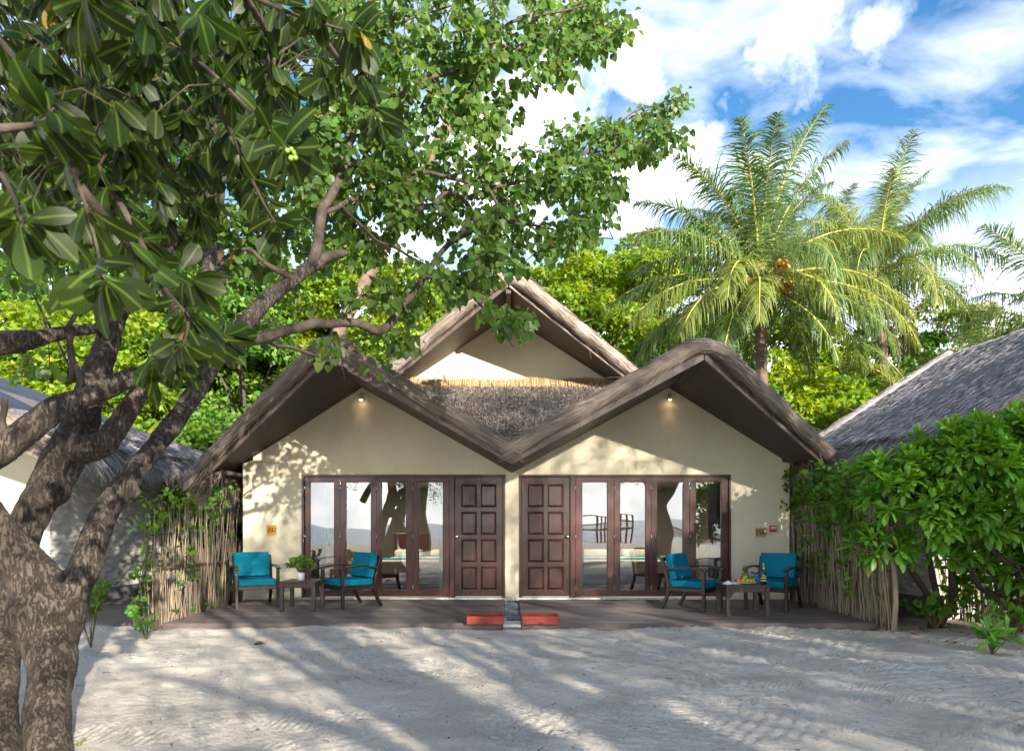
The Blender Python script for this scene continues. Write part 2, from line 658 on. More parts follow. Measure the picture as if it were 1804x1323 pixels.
M_darkroof = mat('dark_bluish_roof', (0.04, 0.047, 0.07), 0.55, 0.4, var=0.3, vscale=3)

L_heart = leaf_mat('heart_leaf', (0.085, 0.155, 0.030), 0.5, 0.42, 0.35, 0.35, 0.025, patch=0.0)
L_fg = leaf_mat('broad_glossy_leaf', (0.022, 0.045, 0.007), 0.52, 0.42, 0.28, 0.42, 0.02, rib=(0.11, 0.17, 0.03))
L_yellow = leaf_mat('yellowing_leaf', (0.32, 0.22, 0.03), 0.4, 0.45, 0.3, 0.3, 0.03, rib=(0.4, 0.35, 0.1))
L_bush = leaf_mat('bush_leaf', (0.105, 0.250, 0.024), 0.38, 0.36, 0.45, 0.32, 0.02, rib=(0.16, 0.36, 0.07))
L_vine = leaf_mat('vine_leaf', (0.095, 0.215, 0.025), 0.42, 0.5, 0.3, 0.35, 0.03)
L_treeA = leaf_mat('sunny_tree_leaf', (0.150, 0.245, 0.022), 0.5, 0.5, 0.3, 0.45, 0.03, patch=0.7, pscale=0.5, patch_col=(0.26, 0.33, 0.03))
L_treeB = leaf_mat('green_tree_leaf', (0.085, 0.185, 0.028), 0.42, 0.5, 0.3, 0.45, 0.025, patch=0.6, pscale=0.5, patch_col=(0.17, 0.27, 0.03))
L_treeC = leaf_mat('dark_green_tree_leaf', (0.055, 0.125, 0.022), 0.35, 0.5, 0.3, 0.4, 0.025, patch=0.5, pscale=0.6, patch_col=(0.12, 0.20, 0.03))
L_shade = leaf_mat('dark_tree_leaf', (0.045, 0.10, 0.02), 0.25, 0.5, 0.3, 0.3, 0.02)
L_palm = leaf_mat('palm_leaflet', (0.110, 0.175, 0.052), 0.38, 0.40, 0.5, 0.35, 0.02)
L_palmy = leaf_mat('palm_leaflet_yellow', (0.190, 0.235, 0.055), 0.40, 0.40, 0.45, 0.35, 0.02)
M_rachis = mat('palm_midrib', (0.42, 0.38, 0.09), 0.5, 0.4, island=0.2)
M_coconut = mat('orange_coconut', (0.50, 0.21, 0.04), 0.45, 0.4, island=0.3)
L_potted = leaf_mat('potted_leaf', (0.16, 0.30, 0.05), 0.35, 0.5, 0.3, 0.35, 0.03)


def sand_mat():
    m = bpy.data.materials.new('coral_sand')
    m.use_nodes = True
    N, L = m.node_tree.nodes, m.node_tree.links
    b = N['Principled BSDF']
    b.inputs['Roughness'].default_value = 0.95
    b.inputs['Specular IOR Level'].default_value = 0.15
    tcn = N.new('ShaderNodeTexCoord')

    def nz(scale, detail=8, stretch=None, rot=0, dist=0.0):
        n = N.new('ShaderNodeTexNoise')
        n.inputs['Scale'].default_value = scale
        n.inputs['Detail'].default_value = detail
        n.inputs['Roughness'].default_value = 0.62
        n.inputs['Distortion'].default_value = dist
        if stretch:
            mp_ = N.new('ShaderNodeMapping')
            mp_.inputs['Scale'].default_value = stretch
            mp_.inputs['Rotation'].default_value = (0, 0, rot)
            L.new(tcn.outputs['Object'], mp_.inputs['Vector'])
            L.new(mp_.outputs[0], n.inputs['Vector'])
        else:
            L.new(tcn.outputs['Object'], n.inputs['Vector'])
        return n.outputs[0]

    def mrange(v, a, b_, c=0.0, d=1.0):
        r = N.new('ShaderNodeMapRange')
        r.inputs['From Min'].default_value = a
        r.inputs['From Max'].default_value = b_
        r.inputs['To Min'].default_value = c
        r.inputs['To Max'].default_value = d
        L.new(v, r.inputs['Value'])
        return r.outputs[0]

    def mixc(f, a, b_):
        x = N.new('ShaderNodeMix')
        x.data_type = 'RGBA'
        L.new(f, x.inputs[0])
        for i, c in ((6, a), (7, b_)):
            if isinstance(c, tuple):
                x.inputs[i].default_value = (*c, 1)
            else:
                L.new(c, x.inputs[i])
        return x.outputs[2]
    c = mixc(mrange(nz(1.3), 0.35, 0.68), (0.74, 0.645, 0.535), (0.82, 0.735, 0.63))
    c = mixc(mrange(nz(38, 4), 0.45, 0.75, 0, 0.5), c, (0.40, 0.36, 0.32))
    c = mixc(mrange(nz(7, 7, (1, 8, 1), R(-24), 0.9), 0.54, 0.74, 0, 0.28), c, (0.52, 0.45, 0.38))  # darker streaks: damp raked sand, with groove shade put into the colour
    c = mixc(mrange(nz(10, 7, (1, 9, 1), R(34), 0.7), 0.55, 0.75, 0, 0.28), c, (0.50, 0.43, 0.36))
    # dark specks of debris
    vo = N.new('ShaderNodeTexVoronoi')
    vo.inputs['Scale'].default_value = 15
    vo.inputs['Randomness'].default_value = 1
    L.new(tcn.outputs['Object'], vo.inputs['Vector'])
    c = mixc(mrange(vo.outputs['Distance'], 0.045, 0.11, 0.7, 0.0), c, (0.10, 0.08, 0.06))
    # damp soil and litter near the shrubs and between the cottages
    sp = N.new('ShaderNodeSeparateXYZ')
    L.new(tcn.outputs['Object'], sp.inputs[0])
    a = N.new('ShaderNodeMath')
    a.operation = 'ADD'
    L.new(sp.outputs[1], a.inputs[0])
    nn = N.new('ShaderNodeMath')
    nn.operation = 'MULTIPLY_ADD'
    L.new(nz(1.1, 6), nn.inputs[0])
    nn.inputs[1].default_value = 2.2
    nn.inputs[2].default_value = -1.1
    L.new(nn.outputs[0], a.inputs[1])
    c = mixc(mrange(a.outputs[0], -2.9, -2.0, 0.0, 0.85), c, (0.19, 0.155, 0.13))
    L.new(c, b.inputs['Base Color'])
    h1 = nz(120, 5)
    h2 = nz(9, 6, (1, 7, 1), R(-24), 0.8)
    h3 = nz(14, 5, (1, 9, 1), R(38), 0.6)
    mk = mrange(nz(0.9, 3), 0.4, 0.6)
    mm = N.new('ShaderNodeMix')
    L.new(mk, mm.inputs[0])
    L.new(h2, mm.inputs[2])
    L.new(h3, mm.inputs[3])
    bp = N.new('ShaderNodeBump')
    bp.inputs['Strength'].default_value = 0.9
    bp.inputs['Distance'].default_value = 0.06
    L.new(mm.outputs[0], bp.inputs['Height'])
    # comb marks left by a rake: arcs of close parallel grooves in patches
    prev = bp.outputs[0]
    for (lx_, ly_, sc_w, seed) in ((-4.5, -11.0, 7.2, 1.7), (3.0, -2.5, 6.4, 5.1), (8.0, -10.5, 7.8, 9.4)):
        mpw = N.new('ShaderNodeMapping')
        mpw.inputs['Location'].default_value = (-lx_, -ly_, 0)
        L.new(tcn.outputs['Object'], mpw.inputs['Vector'])
        wv = N.new('ShaderNodeTexWave')
        wv.wave_type = 'RINGS'
        wv.rings_direction = 'Z'
        wv.inputs['Scale'].default_value = sc_w
        wv.inputs['Distortion'].default_value = 1.6
        wv.inputs['Detail'].default_value = 2
        wv.inputs['Detail Scale'].default_value = .6
        L.new(mpw.outputs[0], wv.inputs['Vector'])
        mpn2 = N.new('ShaderNodeMapping')
        mpn2.inputs['Location'].default_value = (seed, seed * 2, 0)
        mpn2.inputs['Scale'].default_value = (1.2, 2.2, 1)
        L.new(tcn.outputs['Object'], mpn2.inputs['Vector'])
        nm2 = N.new('ShaderNodeTexNoise')
        nm2.inputs['Scale'].default_value = 1.1
        nm2.inputs['Detail'].default_value = 3
        L.new(mpn2.outputs[0], nm2.inputs['Vector'])
        mul = N.new('ShaderNodeMath')
        mul.operation = 'MULTIPLY'
        L.new(wv.outputs['Fac'], mul.inputs[0])
        L.new(mrange(nm2.outputs[0], .55, .62), mul.inputs[1])
        bw = N.new('ShaderNodeBump')
        bw.inputs['Strength'].default_value = 0.5
        bw.inputs['Distance'].default_value = 0.022
        L.new(mul.outputs[0], bw.inputs['Height'])
        L.new(prev, bw.inputs['Normal'])
        prev = bw.outputs[0]
    bp2 = N.new('ShaderNodeBump')
    bp2.inputs['Strength'].default_value = 0.5
    bp2.inputs['Distance'].default_value = 0.008
    L.new(h1, bp2.inputs['Height'])
    L.new(prev, bp2.inputs['Normal'])
    L.new(bp2.outputs[0], b.inputs['Normal'])
    return m


M_sand = sand_mat()


def rough_wall_mat():
    m = mat('white_hand_textured_plaster', (0.62, 0.595, 0.53), 0.9, 0.15, var=0.12, vscale=1.2)
    N, L = m.node_tree.nodes, m.node_tree.links
    tcn = N.new('ShaderNodeTexCoord')
    mp_ = N.new('ShaderNodeMapping')
    mp_.inputs['Rotation'].default_value = (R(35), 0, 0)
    mp_.inputs['Scale'].default_value = (5, 5, 13)
    L.new(tcn.outputs['Object'], mp_.inputs['Vector'])
    v = N.new('ShaderNodeTexVoronoi')
    v.feature = 'SMOOTH_F1'
    v.inputs['Scale'].default_value = 1.0
    L.new(mp_.outputs[0], v.inputs['Vector'])
    bp = N.new('ShaderNodeBump')
    bp.inputs['Strength'].default_value = 1.0
    bp.inputs['Distance'].default_value = 0.07
    L.new(v.outputs['Distance'], bp.inputs['Height'])
    L.new(bp.outputs[0], N['Principled BSDF'].inputs['Normal'])
    return m


M_rough = rough_wall_mat()


def bark_mat():
    m = bpy.data.materials.new('rough_flaking_bark')
    m.use_nodes = True
    N, L = m.node_tree.nodes, m.node_tree.links
    b = N['Principled BSDF']
    b.inputs['Roughness'].default_value = 0.92
    b.inputs['Specular IOR Level'].default_value = 0.15
    tcn = N.new('ShaderNodeTexCoord')
    mp_ = N.new('ShaderNodeMapping')
    mp_.inputs['Scale'].default_value = (1.0, 1.0, 0.28)
    mp_.inputs['Rotation'].default_value = (0, R(-12), 0)
    L.new(tcn.outputs['Object'], mp_.inputs['Vector'])

    def nz(s, d, rgh=.65, vec=None, dist=0.0):
        n = N.new('ShaderNodeTexNoise')
        n.inputs['Scale'].default_value = s
        n.inputs['Detail'].default_value = d
        n.inputs['Roughness'].default_value = rgh
        n.inputs['Distortion'].default_value = dist
        L.new(vec or mp_.outputs[0], n.inputs['Vector'])
        return n.outputs[0]

    def mr(v, a0, a1, b0=0., b1=1.):
        x = N.new('ShaderNodeMapRange')
        for k, q in (('From Min', a0), ('From Max', a1), ('To Min', b0), ('To Max', b1)):
            x.inputs[k].default_value = q
        L.new(v, x.inputs['Value'])
        return x.outputs[0]
    # ragged furrows from a folded noise
    f = nz(24, 8, .72, dist=.25)
    s_ = N.new('ShaderNodeMath')
    s_.operation = 'SUBTRACT'
    L.new(f, s_.inputs[0])
    s_.inputs[1].default_value = .5
    ab = N.new('ShaderNodeMath')
    ab.operation = 'ABSOLUTE'
    L.new(s_.outputs[0], ab.inputs[0])
    fur = mr(ab.outputs[0], 0.0, 0.05)
    fine = nz(90, 8, .75)
    cr = N.new('ShaderNodeValToRGB')
    cr.color_ramp.elements[0].position = 0.36
    cr.color_ramp.elements[0].color = (0.085, 0.068, 0.056, 1)
    cr.color_ramp.elements[1].position = 0.66
    cr.color_ramp.elements[1].color = (0.135, 0.109, 0.088, 1)
    L.new(fine, cr.inputs[0])
    c2 = N.new('ShaderNodeMix')
    c2.data_type = 'RGBA'
    L.new(mr(fur, 0, 1, .35, 1), c2.inputs[0])
    c2.inputs[6].default_value = (0.040, 0.031, 0.025, 1)
    L.new(cr.outputs[0], c2.inputs[7])
    big_ = nz(3.0, 5, .6, tcn.outputs['Object'])
    c3 = N.new('ShaderNodeMix')
    c3.data_type = 'RGBA'
    c3.blend_type = 'MULTIPLY'
    c3.inputs[0].default_value = 0.8
    L.new(c2.outputs[2], c3.inputs[6])
    L.new(mr(big_, .35, .65, .6, 1.4), c3.inputs[7])
    # pale lichen flecks
    c4 = N.new('ShaderNodeMix')
    c4.data_type = 'RGBA'
    L.new(mr(nz(22, 6, .7, tcn.outputs['Object']), .62, .70, 0, .55), c4.inputs[0])
    L.new(c3.outputs[2], c4.inputs[6])
    c4.inputs[7].default_value = (0.25, 0.22, 0.185, 1)
    L.new(c4.outputs[2], b.inputs['Base Color'])
    ad = N.new('ShaderNodeMath')
    ad.operation = 'MULTIPLY_ADD'
    L.new(fine, ad.inputs[0])
    ad.inputs[1].default_value = 1.0
    L.new(fur, ad.inputs[2])
    bp = N.new('ShaderNodeBump')
    bp.inputs['Strength'].default_value = 0.9
    bp.inputs['Distance'].default_value = 0.012
    L.new(ad.outputs[0], bp.inputs['Height'])
    L.new(bp.outputs[0], b.inputs['Normal'])
    return m


M_bark = bark_mat()


def palm_bark():
    m = mat('ringed_palm_bark', (0.16, 0.115, 0.085), 0.9, 0.15, var=0.4, vscale=6)
    return m


M_palmbark = palm_bark()


def glass_mat():
    m = bpy.data.materials.new('reflective_door_glass')
    m.use_nodes = True
    N, L = m.node_tree.nodes, m.node_tree.links
    N.remove(N['Principled BSDF'])
    gl = N.new('ShaderNodeBsdfGlossy')
    gl.inputs['Roughness'].default_value = 0.0
    gl.inputs['Color'].default_value = (0.92, 0.95, 0.97, 1)
    tr = N.new('ShaderNodeBsdfTransparent')
    tr.inputs['Color'].default_value = (0.62, 0.66, 0.66, 1)
    tcn = N.new('ShaderNodeTexCoord')
    nz = N.new('ShaderNodeTexNoise')
    nz.inputs['Scale'].default_value = 1.1
    nz.inputs['Detail'].default_value = 1
    L.new(tcn.outputs['Object'], nz.inputs['Vector'])
    bp = N.new('ShaderNodeBump')
    bp.inputs['Strength'].default_value = 1.0
    bp.inputs['Distance'].default_value = 0.0035
    L.new(nz.outputs[0], bp.inputs['Height'])
    L.new(bp.outputs[0], gl.inputs['Normal'])
    fr = N.new('ShaderNodeFresnel')
    fr.inputs['IOR'].default_value = 2.6
    ms = N.new('ShaderNodeMixShader')
    ad = N.new('ShaderNodeMath')
    ad.operation = 'ADD'
    ad.use_clamp = True
    L.new(fr.outputs[0], ad.inputs[0])
    ad.inputs[1].default_value = 0.07
    L.new(ad.outputs[0], ms.inputs[0])
    L.new(tr.outputs[0], ms.inputs[1])
    L.new(gl.outputs[0], ms.inputs[2])
    L.new(ms.outputs[0], N['Material Output'].inputs['Surface'])
    return m


M_glass = glass_mat()


def emit_mat(name, col, s):
    m = bpy.data.materials.new(name)
    m.use_nodes = True
    b = m.node_tree.nodes['Principled BSDF']
    b.inputs['Base Color'].default_value = (*col, 1)
    b.inputs['Emission Color'].default_value = (*col, 1)
    b.inputs['Emission Strength'].default_value = s
    return m


M_lamp = emit_mat('warm_lamp', (1.0, 0.72, 0.42), 5)

# ================================================================= GROUND
def graded(a, b, step, far, n):
    """dense between a and b, growing steps out to -far and far"""
    mid = list(np.arange(a, b + 1e-6, step))
    k = (far / step) ** (1.0 / n)
    lo, hi, s = [], [], step
    while (a - (lo[-1] if lo else a)) < far:
        s *= 1.16
        lo.append((lo[-1] if lo else a) - s)
    s = step
    while ((hi[-1] if hi else b) - b) < far:
        s *= 1.16
        hi.append((hi[-1] if hi else b) + s)
    return np.array(lo[::-1] + mid + hi)


def smooth01(x):
    x = np.clip(x, 0, 1)
    return x * x * (3 - 2 * x)


gx = graded(-6.5, 7.5, 0.045, 1500, 40)
gy = graded(-8.6, -2.6, 0.035, 1500, 40)
GX, GY = np.meshgrid(gx, gy)


def vnoise(x, y, seed):
    r = np.random.default_rng(seed)
    n = 256
    t = r.random((n, n))
    xi, yi = np.floor(x).astype(int), np.floor(y).astype(int)
    fx, fy = smooth01(x - xi), smooth01(y - yi)
    a = t[xi % n, yi % n]
    b = t[(xi + 1) % n, yi % n]
    c = t[xi % n, (yi + 1) % n]
    d = t[(xi + 1) % n, (yi + 1) % n]
    return (a * (1 - fx) + b * fx) * (1 - fy) + (c * (1 - fx) + d * fx) * fy


def sand_height(x, y):
    near = smooth01((12 - np.abs(y + 7)) / 4) * smooth01((16 - np.abs(x)) / 4)
    h = (vnoise(x * 0.8, y * 0.8, 1) - .5) * 0.045
    h += (vnoise(x * 2.3, y * 3.0, 2) - .5) * 0.06
    h += (vnoise(x * 6 + y * 2, y * 7, 3) - .5) * 0.020
    h += (vnoise(x * 15, y * 15, 4) - .5) * 0.009
    # rake strokes: arcs of fine ridges in patches
    for i, (cx, cy, w, k) in enumerate(((-3, -9, 1.5, 60), (2, -4.5, 1.2, 52), (4.5, -8.5, 2.0, 48), (0.5, -10.5, 1.6, 56), (-1.0, -5.5, 1.2, 62), (6.5, -6, 1.8, 50))):
        d = np.sqrt((x - cx) ** 2 + (y - cy) ** 2)
        m = smooth01((vnoise(x * 1.1 + i * 9, y * 1.1, 20 + i) - 0.55) * 6)
        h += np.sin(d * k) * 0.009 * m * (1 - smooth01((np.abs(d - 3.0) - w) / 1.0))
    h = h * near
    # sand drifted against the deck front
    h += 0.02 * np.exp(-((y + 3.05) / 0.16) ** 2) * (np.abs(x) < 5.4) * (0.6 + vnoise(x * 3, y, 9))
    # under the deck and between the cottages it lies lower; beach falls to the sea
    h -= 0.05 * smooth01((y + 2.9) / 0.5)
    h -= smooth01((-y - 38) / 14) * 1.6
    return h


GZ = sand_height(GX, GY)
V = np.stack([GX.ravel(), GY.ravel(), GZ.ravel()], 1)
ny, nx = GX.shape
ii = np.arange(ny * nx).reshape(ny, nx)
F = np.stack([ii[:-1, :-1].ravel(), ii[:-1, 1:].ravel(), ii[1:, 1:].ravel(), ii[1:, :-1].ravel()], 1)
ground = link('sand_ground', np_mesh('sand_ground', V, F, M_sand, smooth=True))
ground['kind'] = 'structure'
ground['label'] = 'pale raked sand in front of the bungalow'


def gz(x, y):
    return float(sand_height(np.array([x]), np.array([y]))[0])


M_sea = mat('sea_water', (0.05, 0.12, 0.15), 0.22, 0.5, bump=0.7, bscale=1.5, bdist=0.2, stretch=(0.35, 1.6, 1))
sea = MB().add([(-1500, -2500, -0.55), (1500, -2500, -0.55), (1500, -30, -0.55), (-1500, -30, -0.55)], [(0, 1, 2, 3)]).build('sea', M_sea)
sea['kind'] = 'structure'
sea['label'] = 'grey blue sea off the beach'


# ================================================================= THATCH helpers
def strands(name, P, D, L, Wd, mtl, parent, bend=0.15, flat=None, roll=None, stuff=True):
    """thin bent blades; P roots, D directions, L lengths, Wd widths"""
    n = len(P)
    tv = np.array([[-.5, 0, 0], [.5, 0, 0], [.42, .5, bend * .3], [-.42, .5, bend * .3], [.1, 1, -bend * .2], [-.1, 1, -bend * .2]])
    tf = np.array([[0, 1, 2, 3], [3, 2, 4, 5]])
    M = frames(D, roll if roll is not None else rng.uniform(-.9, .9, n), flat)
    S = np.stack([Wd, L, L], 1)
    V, F, _ = scatter(tv, tf, P, M, S)
    o = link(name, np_mesh(name, V, F, mtl), parent)
    if stuff:
        o['kind'] = 'stuff'
    return o


def quad_points(q, n, noise_=0.0):
    """random points on a bilinear quad a b c d"""
    a, b, c, d = [np.array(p, float) for p in q]
    u, v = rng.random(n)[:, None], rng.random(n)[:, None]
    return (a * (1 - u) + b * u) * (1 - v) + (d * (1 - u) + c * u) * v


def thatch_cover(name, q, n, down, mtl, parent, L=(0.14, 0.3), Wd=(0.006, 0.014), lift=0.25, side=0.25):
    """straw laid on quad q, pointing along `down`"""
    P = quad_points(q, n)
    a, b, c, d = [np.array(p, float) for p in q]
    nrm = np.cross(b - a, d - a)
    nrm /= np.linalg.norm(nrm)
    if nrm[2] < 0:
        nrm = -nrm
    dn = np.array(down, float)
    dn /= np.linalg.norm(dn)
    sd = np.cross(dn, nrm)
    D = dn + nrm * rng.uniform(0.02, lift, n)[:, None] + sd * rng.normal(0, side, n)[:, None]
    P = P + nrm * rng.uniform(-0.01, 0.02, n)[:, None]
    return strands(name, P, D, rng.uniform(*L, n), rng.uniform(*Wd, n), mtl, parent, flat=np.tile(nrm, (n, 1)), roll=rng.uniform(-.7, .7, n))


def slab(pts, t, mtl, parent, name):
    m = MB().prism(pts, (0, 0, t))
    return m.build(name, mtl, parent)


def thatch_roll(path, r, parent, name='thatch_roll', n=1500, mtl=None, spread=0.35):
    """a bound roll of straw along a path, its surface covered with lengthwise strands"""
    mtl = mtl or M_strawroll
    pts = [Vector(p) for p in path]
    # dense resample
    dense, lens = [], [0]
    for a, b in zip(pts[:-1], pts[1:]):
        k = max(2, int((b - a).length / 0.12))
        for i in range(k):
            dense.append(a.lerp(b, i / k))
    dense.append(pts[-1])
    for _ in range(2):
        dense = [dense[0]] + [(dense[i - 1] + dense[i] * 2 + dense[i + 1]) / 4 for i in range(1, len(dense) - 1)] + [dense[-1]]
    rad = [r * (1 + 0.10 * noise.noise(p * 3.1) + 0.07 * math.sin(i * 0.9)) for i, p in enumerate(dense)]
    body = MB().tube(dense, [x * 0.93 for x in rad], 12, jit=0.03).build(name, mtl, parent, smooth=True)
    A = np.array([tuple(p) for p in dense])
    T = np.gradient(A, axis=0)
    T /= np.linalg.norm(T, axis=1, keepdims=True)
    i = rng.integers(0, len(A) - 1, n)
    f = rng.random(n)[:, None]
    P = A[i] * (1 - f) + A[i + 1] * f
    t = T[i]
    up = np.tile(np.array([0., 0., 1.]), (n, 1))
    U = np.cross(t, up)
    U /= np.linalg.norm(U, axis=1, keepdims=True)
    Wv = np.cross(t, U)
    a = rng.uniform(0, 2 * np.pi, n)
    rr = np.array(rad)[i]
    N_ = U * np.cos(a)[:, None] + Wv * np.sin(a)[:, None]
    sgn = np.where(t[:, 2] > 0, -1, 1)[:, None]       # straw points down the slope
    D = t * sgn + N_ * rng.uniform(-0.02, 0.06, n)[:, None] + rng.normal(0, 0.05, (n, 3))
    wild = rng.random(n) < .05
    D = np.where(wild[:, None], D + N_ * .35 + rng.normal(0, .25, (n, 3)), D)
    st = strands('straw', P + N_ * (rr * rng.uniform(0.90, 1.03, n))[:, None], D, rng.uniform(0.14, 0.36, n), rng.uniform(0.005, 0.012, n), mtl, body, bend=0.04, flat=N_, roll=rng.uniform(-.5, .5, n))
    return body


def fringe(name, a, b, out, n, parent, L=(0.35, 0.7), drop=0.8, mtl=None, depth=0.15):
    """straw ends hanging over the eave from a to b, thrown towards `out`"""
    a, b, out = np.array(a, float), np.array(b, float), np.array(out, float)
    u = rng.random(n)[:, None]
    P = a * (1 - u) + b * u + np.array([0, 0, 1.]) * rng.uniform(-depth, depth * .4, n)[:, None] - out * rng.uniform(0, .2, n)[:, None]
    D = out * rng.uniform(0.5, 1.2, n)[:, None] + np.array([0, 0, -1.]) * rng.uniform(drop * .5, drop * 1.2, n)[:, None] + rng.normal(0, .16, (n, 3))
    return strands(name, P, D, rng.uniform(*L, n), rng.uniform(0.006, 0.014, n), mtl or M_straw, parent, bend=0.25)


# ================================================================= BUNGALOW
house = thing('beach_bungalow', 'cream twin bungalow with three thatched gables and two glazed fronts', 'bungalow', (0, 0, 0))
DK = 0.075                       # top of the deck
AL, AR = -2.64, 2.76             # gable ridges
ZR = 3.80                        # soffit ridge height
VAL = (0.0, 2.30)                # valley between the two gables
XL, XR = -4.74, 4.89             # facade corners
FY = -2.16                       # how far the gables reach forward


def xz(px, py):
    return (px - 902) / 100.0, EYE + (922 - py) / 100.0


FZ0, FZ1 = 0.105, 2.265
LX0, LX1 = -3.70, -0.12
RX0, RX1 = 0.128, 3.85
outline = [(XL, -0.05), (LX0, -0.05), (LX0, FZ1), (LX1, FZ1), (LX1, -0.05), (RX0, -0.05), (RX0, FZ1), (RX1, FZ1), (RX1, -0.05), (XR, -0.05),
           (XR, 2.47), (XR - 0.13, 2.49), (XR - 0.13, 2.545), (AR, ZR - 0.003), (0.0, 2.295), (AL, ZR - 0.003), (XL + 0.18, 2.575), (XL + 0.18, 2.52), (XL, 2.46)]
front = MB().prism([(x, 0, z) for x, z in outline], (0, 0.2, 0)).build('front_wall', M_wall, house)
MB().box(XL, XL + .2, 0.202, 9, -0.05, 2.4).build('side_wall', M_rough, house)
MB().box(XR - .2, XR, 0.202, 9, -0.05, 2.4).build('side_wall', M_rough, house)
MB().box(XL, XR, 9.0, 9.2, -0.05, 2.4).build('back_wall', M_wall, house)

# soffits
SL = 0.63
cl = Vector((-5.04, -0.56, ZR - SL * (5.04 + AL)))
cr_ = Vector((5.02, -0.98, ZR - SL * (5.02 - AR)))
apl, apr = Vector((AL, FY, ZR)), Vector((AR, FY, ZR))
vf = Vector((0.0, FY, VAL[1]))


def soffit(pts):
    return MB().prism(pts, (0, 0, 0.03)).build('soffit', M_soffit, house)


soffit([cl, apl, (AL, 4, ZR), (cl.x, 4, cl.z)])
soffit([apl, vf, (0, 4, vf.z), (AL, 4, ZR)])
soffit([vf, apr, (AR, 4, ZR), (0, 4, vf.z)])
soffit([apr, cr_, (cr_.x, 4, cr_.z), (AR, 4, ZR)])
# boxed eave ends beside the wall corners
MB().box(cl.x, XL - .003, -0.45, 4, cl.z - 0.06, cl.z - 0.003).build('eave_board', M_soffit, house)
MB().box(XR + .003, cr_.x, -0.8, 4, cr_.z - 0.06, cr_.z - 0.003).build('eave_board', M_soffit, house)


def fascia(a, b, h, drop=0.045, t=0.04, parent=house):
    a, b = Vector(a), Vector(b)
    d = (b - a)
    n = Vector((d.y, -d.x, 0)).normalized()
    if n.y > 0:
        n = -n
    lo = Vector((0, 0, -drop))
    q = [a + lo, b + lo, b + Vector((0, 0, h - drop)), a + Vector((0, 0, h - drop))]
    return MB().prism([p + n * 0.004 for p in q], n * t).build('fascia', M_fascia, parent, bevel=0.006)


fascia(cl, apl, 0.17)
fascia(apl, vf, 0.17)
fascia(vf, apr, 0.17)
fascia(apr, cr_, 0.17)
# thatch bodies of the two front gables
up = Vector((0, 0, 0.034))


def body(pts, t=0.17, name='thatch', m=None):
    return MB().prism([Vector(p) + up for p in pts], (0, 0, t)).build(name, m or M_thatch, house)


eol = Vector((-5.62, -0.35, ZR - SL * (5.62 + AL)))
eor = Vector((5.5, -0.75, ZR - SL * (5.5 - AR)))
body([cl, apl, (AL, 5, ZR), (cl.x, 5, cl.z)])
body([apl, vf, (0, 5, vf.z), (AL, 5, ZR)])
body([vf, apr, (AR, 5, ZR), (0, 5, vf.z)])
body([apr, cr_, (cr_.x, 5, cr_.z), (AR, 5, ZR)])
body([eol, cl + Vector((-.002, .02, 0)), (cl.x - .002, 5, cl.z), (eol.x, 5, eol.z)], 0.2)
body([cr_ + Vector((.002, .02, 0)), eor, (eor.x, 5, eor.z), (cr_.x + .002, 5, cr_.z)], 0.2)
RU = Vector((0, -0.03, 0.175))
thatch_roll([cl + RU + Vector((-.1, 0, -.06)), apl + RU + Vector((-.12, 0, -.04)), apl + RU + Vector((0, 0, 0.05)), apl + RU + Vector((.14, 0, -.04)), vf + RU + Vector((0, 0, -.02)) + Vector((-.02, 0, 0))], 0.117, house, n=6500)
thatch_roll([vf + RU + Vector((.02, 0, 0)), apr + RU + Vector((-.26, 0, -.10)), apr + RU + Vector((0, 0, 0.05)), apr + RU + Vector((.24, 0, -.10)), cr_ + RU + Vector((.1, 0, -.06))], 0.117, house, n=6500)
fringe('eave_straw', cl + Vector((-.02, -.05, .22)), (eol.x + .1, 2.5, eol.z + .1), (-.75, -.25, 0), 3200, house, (0.35, 0.8), 0.85, M_straw)
fringe('eave_straw', cl + Vector((0.1, 0.1, .0)), (cl.x - .1, 3.5, cl.z), (-.1, -.05, 0), 1500, house, (0.3, 0.55), 1.1, M_straw)
fringe('eave_straw', cr_ + Vector((.02, -.05, .22)), (eor.x - .1, 2.5, eor.z + .1), (.75, -.25, 0), 3200, house, (0.35, 0.75), 0.7, M_straw)
fringe('eave_straw', cr_ + Vector((-.1, 0.1, .0)), (cr_.x + .1, 3.5, cr_.z), (.1, -.05, 0), 1500, house, (0.3, 0.5), 1.1, M_straw)

# middle roof: main gable behind
MZ, MY, MW, MC = 6.12, 1.5, 3.5, -0.07
msl, pr = 0.648, 0.44
mfl = Vector((-5.4, MY + pr * 5.4, MZ - msl * 5.4))
mfr = Vector((5.4, MY + pr * 5.4, MZ - msl * 5.4))
map_ = Vector((MC, MY, MZ))
for s, mf in ((-1, mfl), (1, mfr)):
    soffit([mf, map_, (MC, 11, MZ), (mf.x, 11, mf.z)] if s < 0 else [map_, mf, (mf.x, 11, mf.z), (MC, 11, MZ)])
    body([mf, map_, (MC, 11, MZ), (mf.x, 11, mf.z)] if s < 0 else [map_, mf, (mf.x, 11, mf.z), (MC, 11, MZ)], 0.17)
fascia(mfl, map_, 0.19)
fascia(map_, mfr, 0.19)
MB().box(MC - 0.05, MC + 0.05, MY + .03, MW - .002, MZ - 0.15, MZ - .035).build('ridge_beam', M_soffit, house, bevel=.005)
thatch_roll([mfl + RU, map_ + RU + Vector((-.3, 0, -.14)), map_ + RU + Vector((0, 0, .04)), map_ + RU + Vector((.3, 0, -.14)), mfr + RU], 0.14, house, n=5200, mtl=M_strawroll)
zb = 4.2
hw = (MZ - zb) / msl
MB().prism([(MC - hw, MW, zb), (MC + hw, MW, zb), (MC, MW, MZ - .003)], (0, .2, 0)).build('gable_wall', M_wall, house)
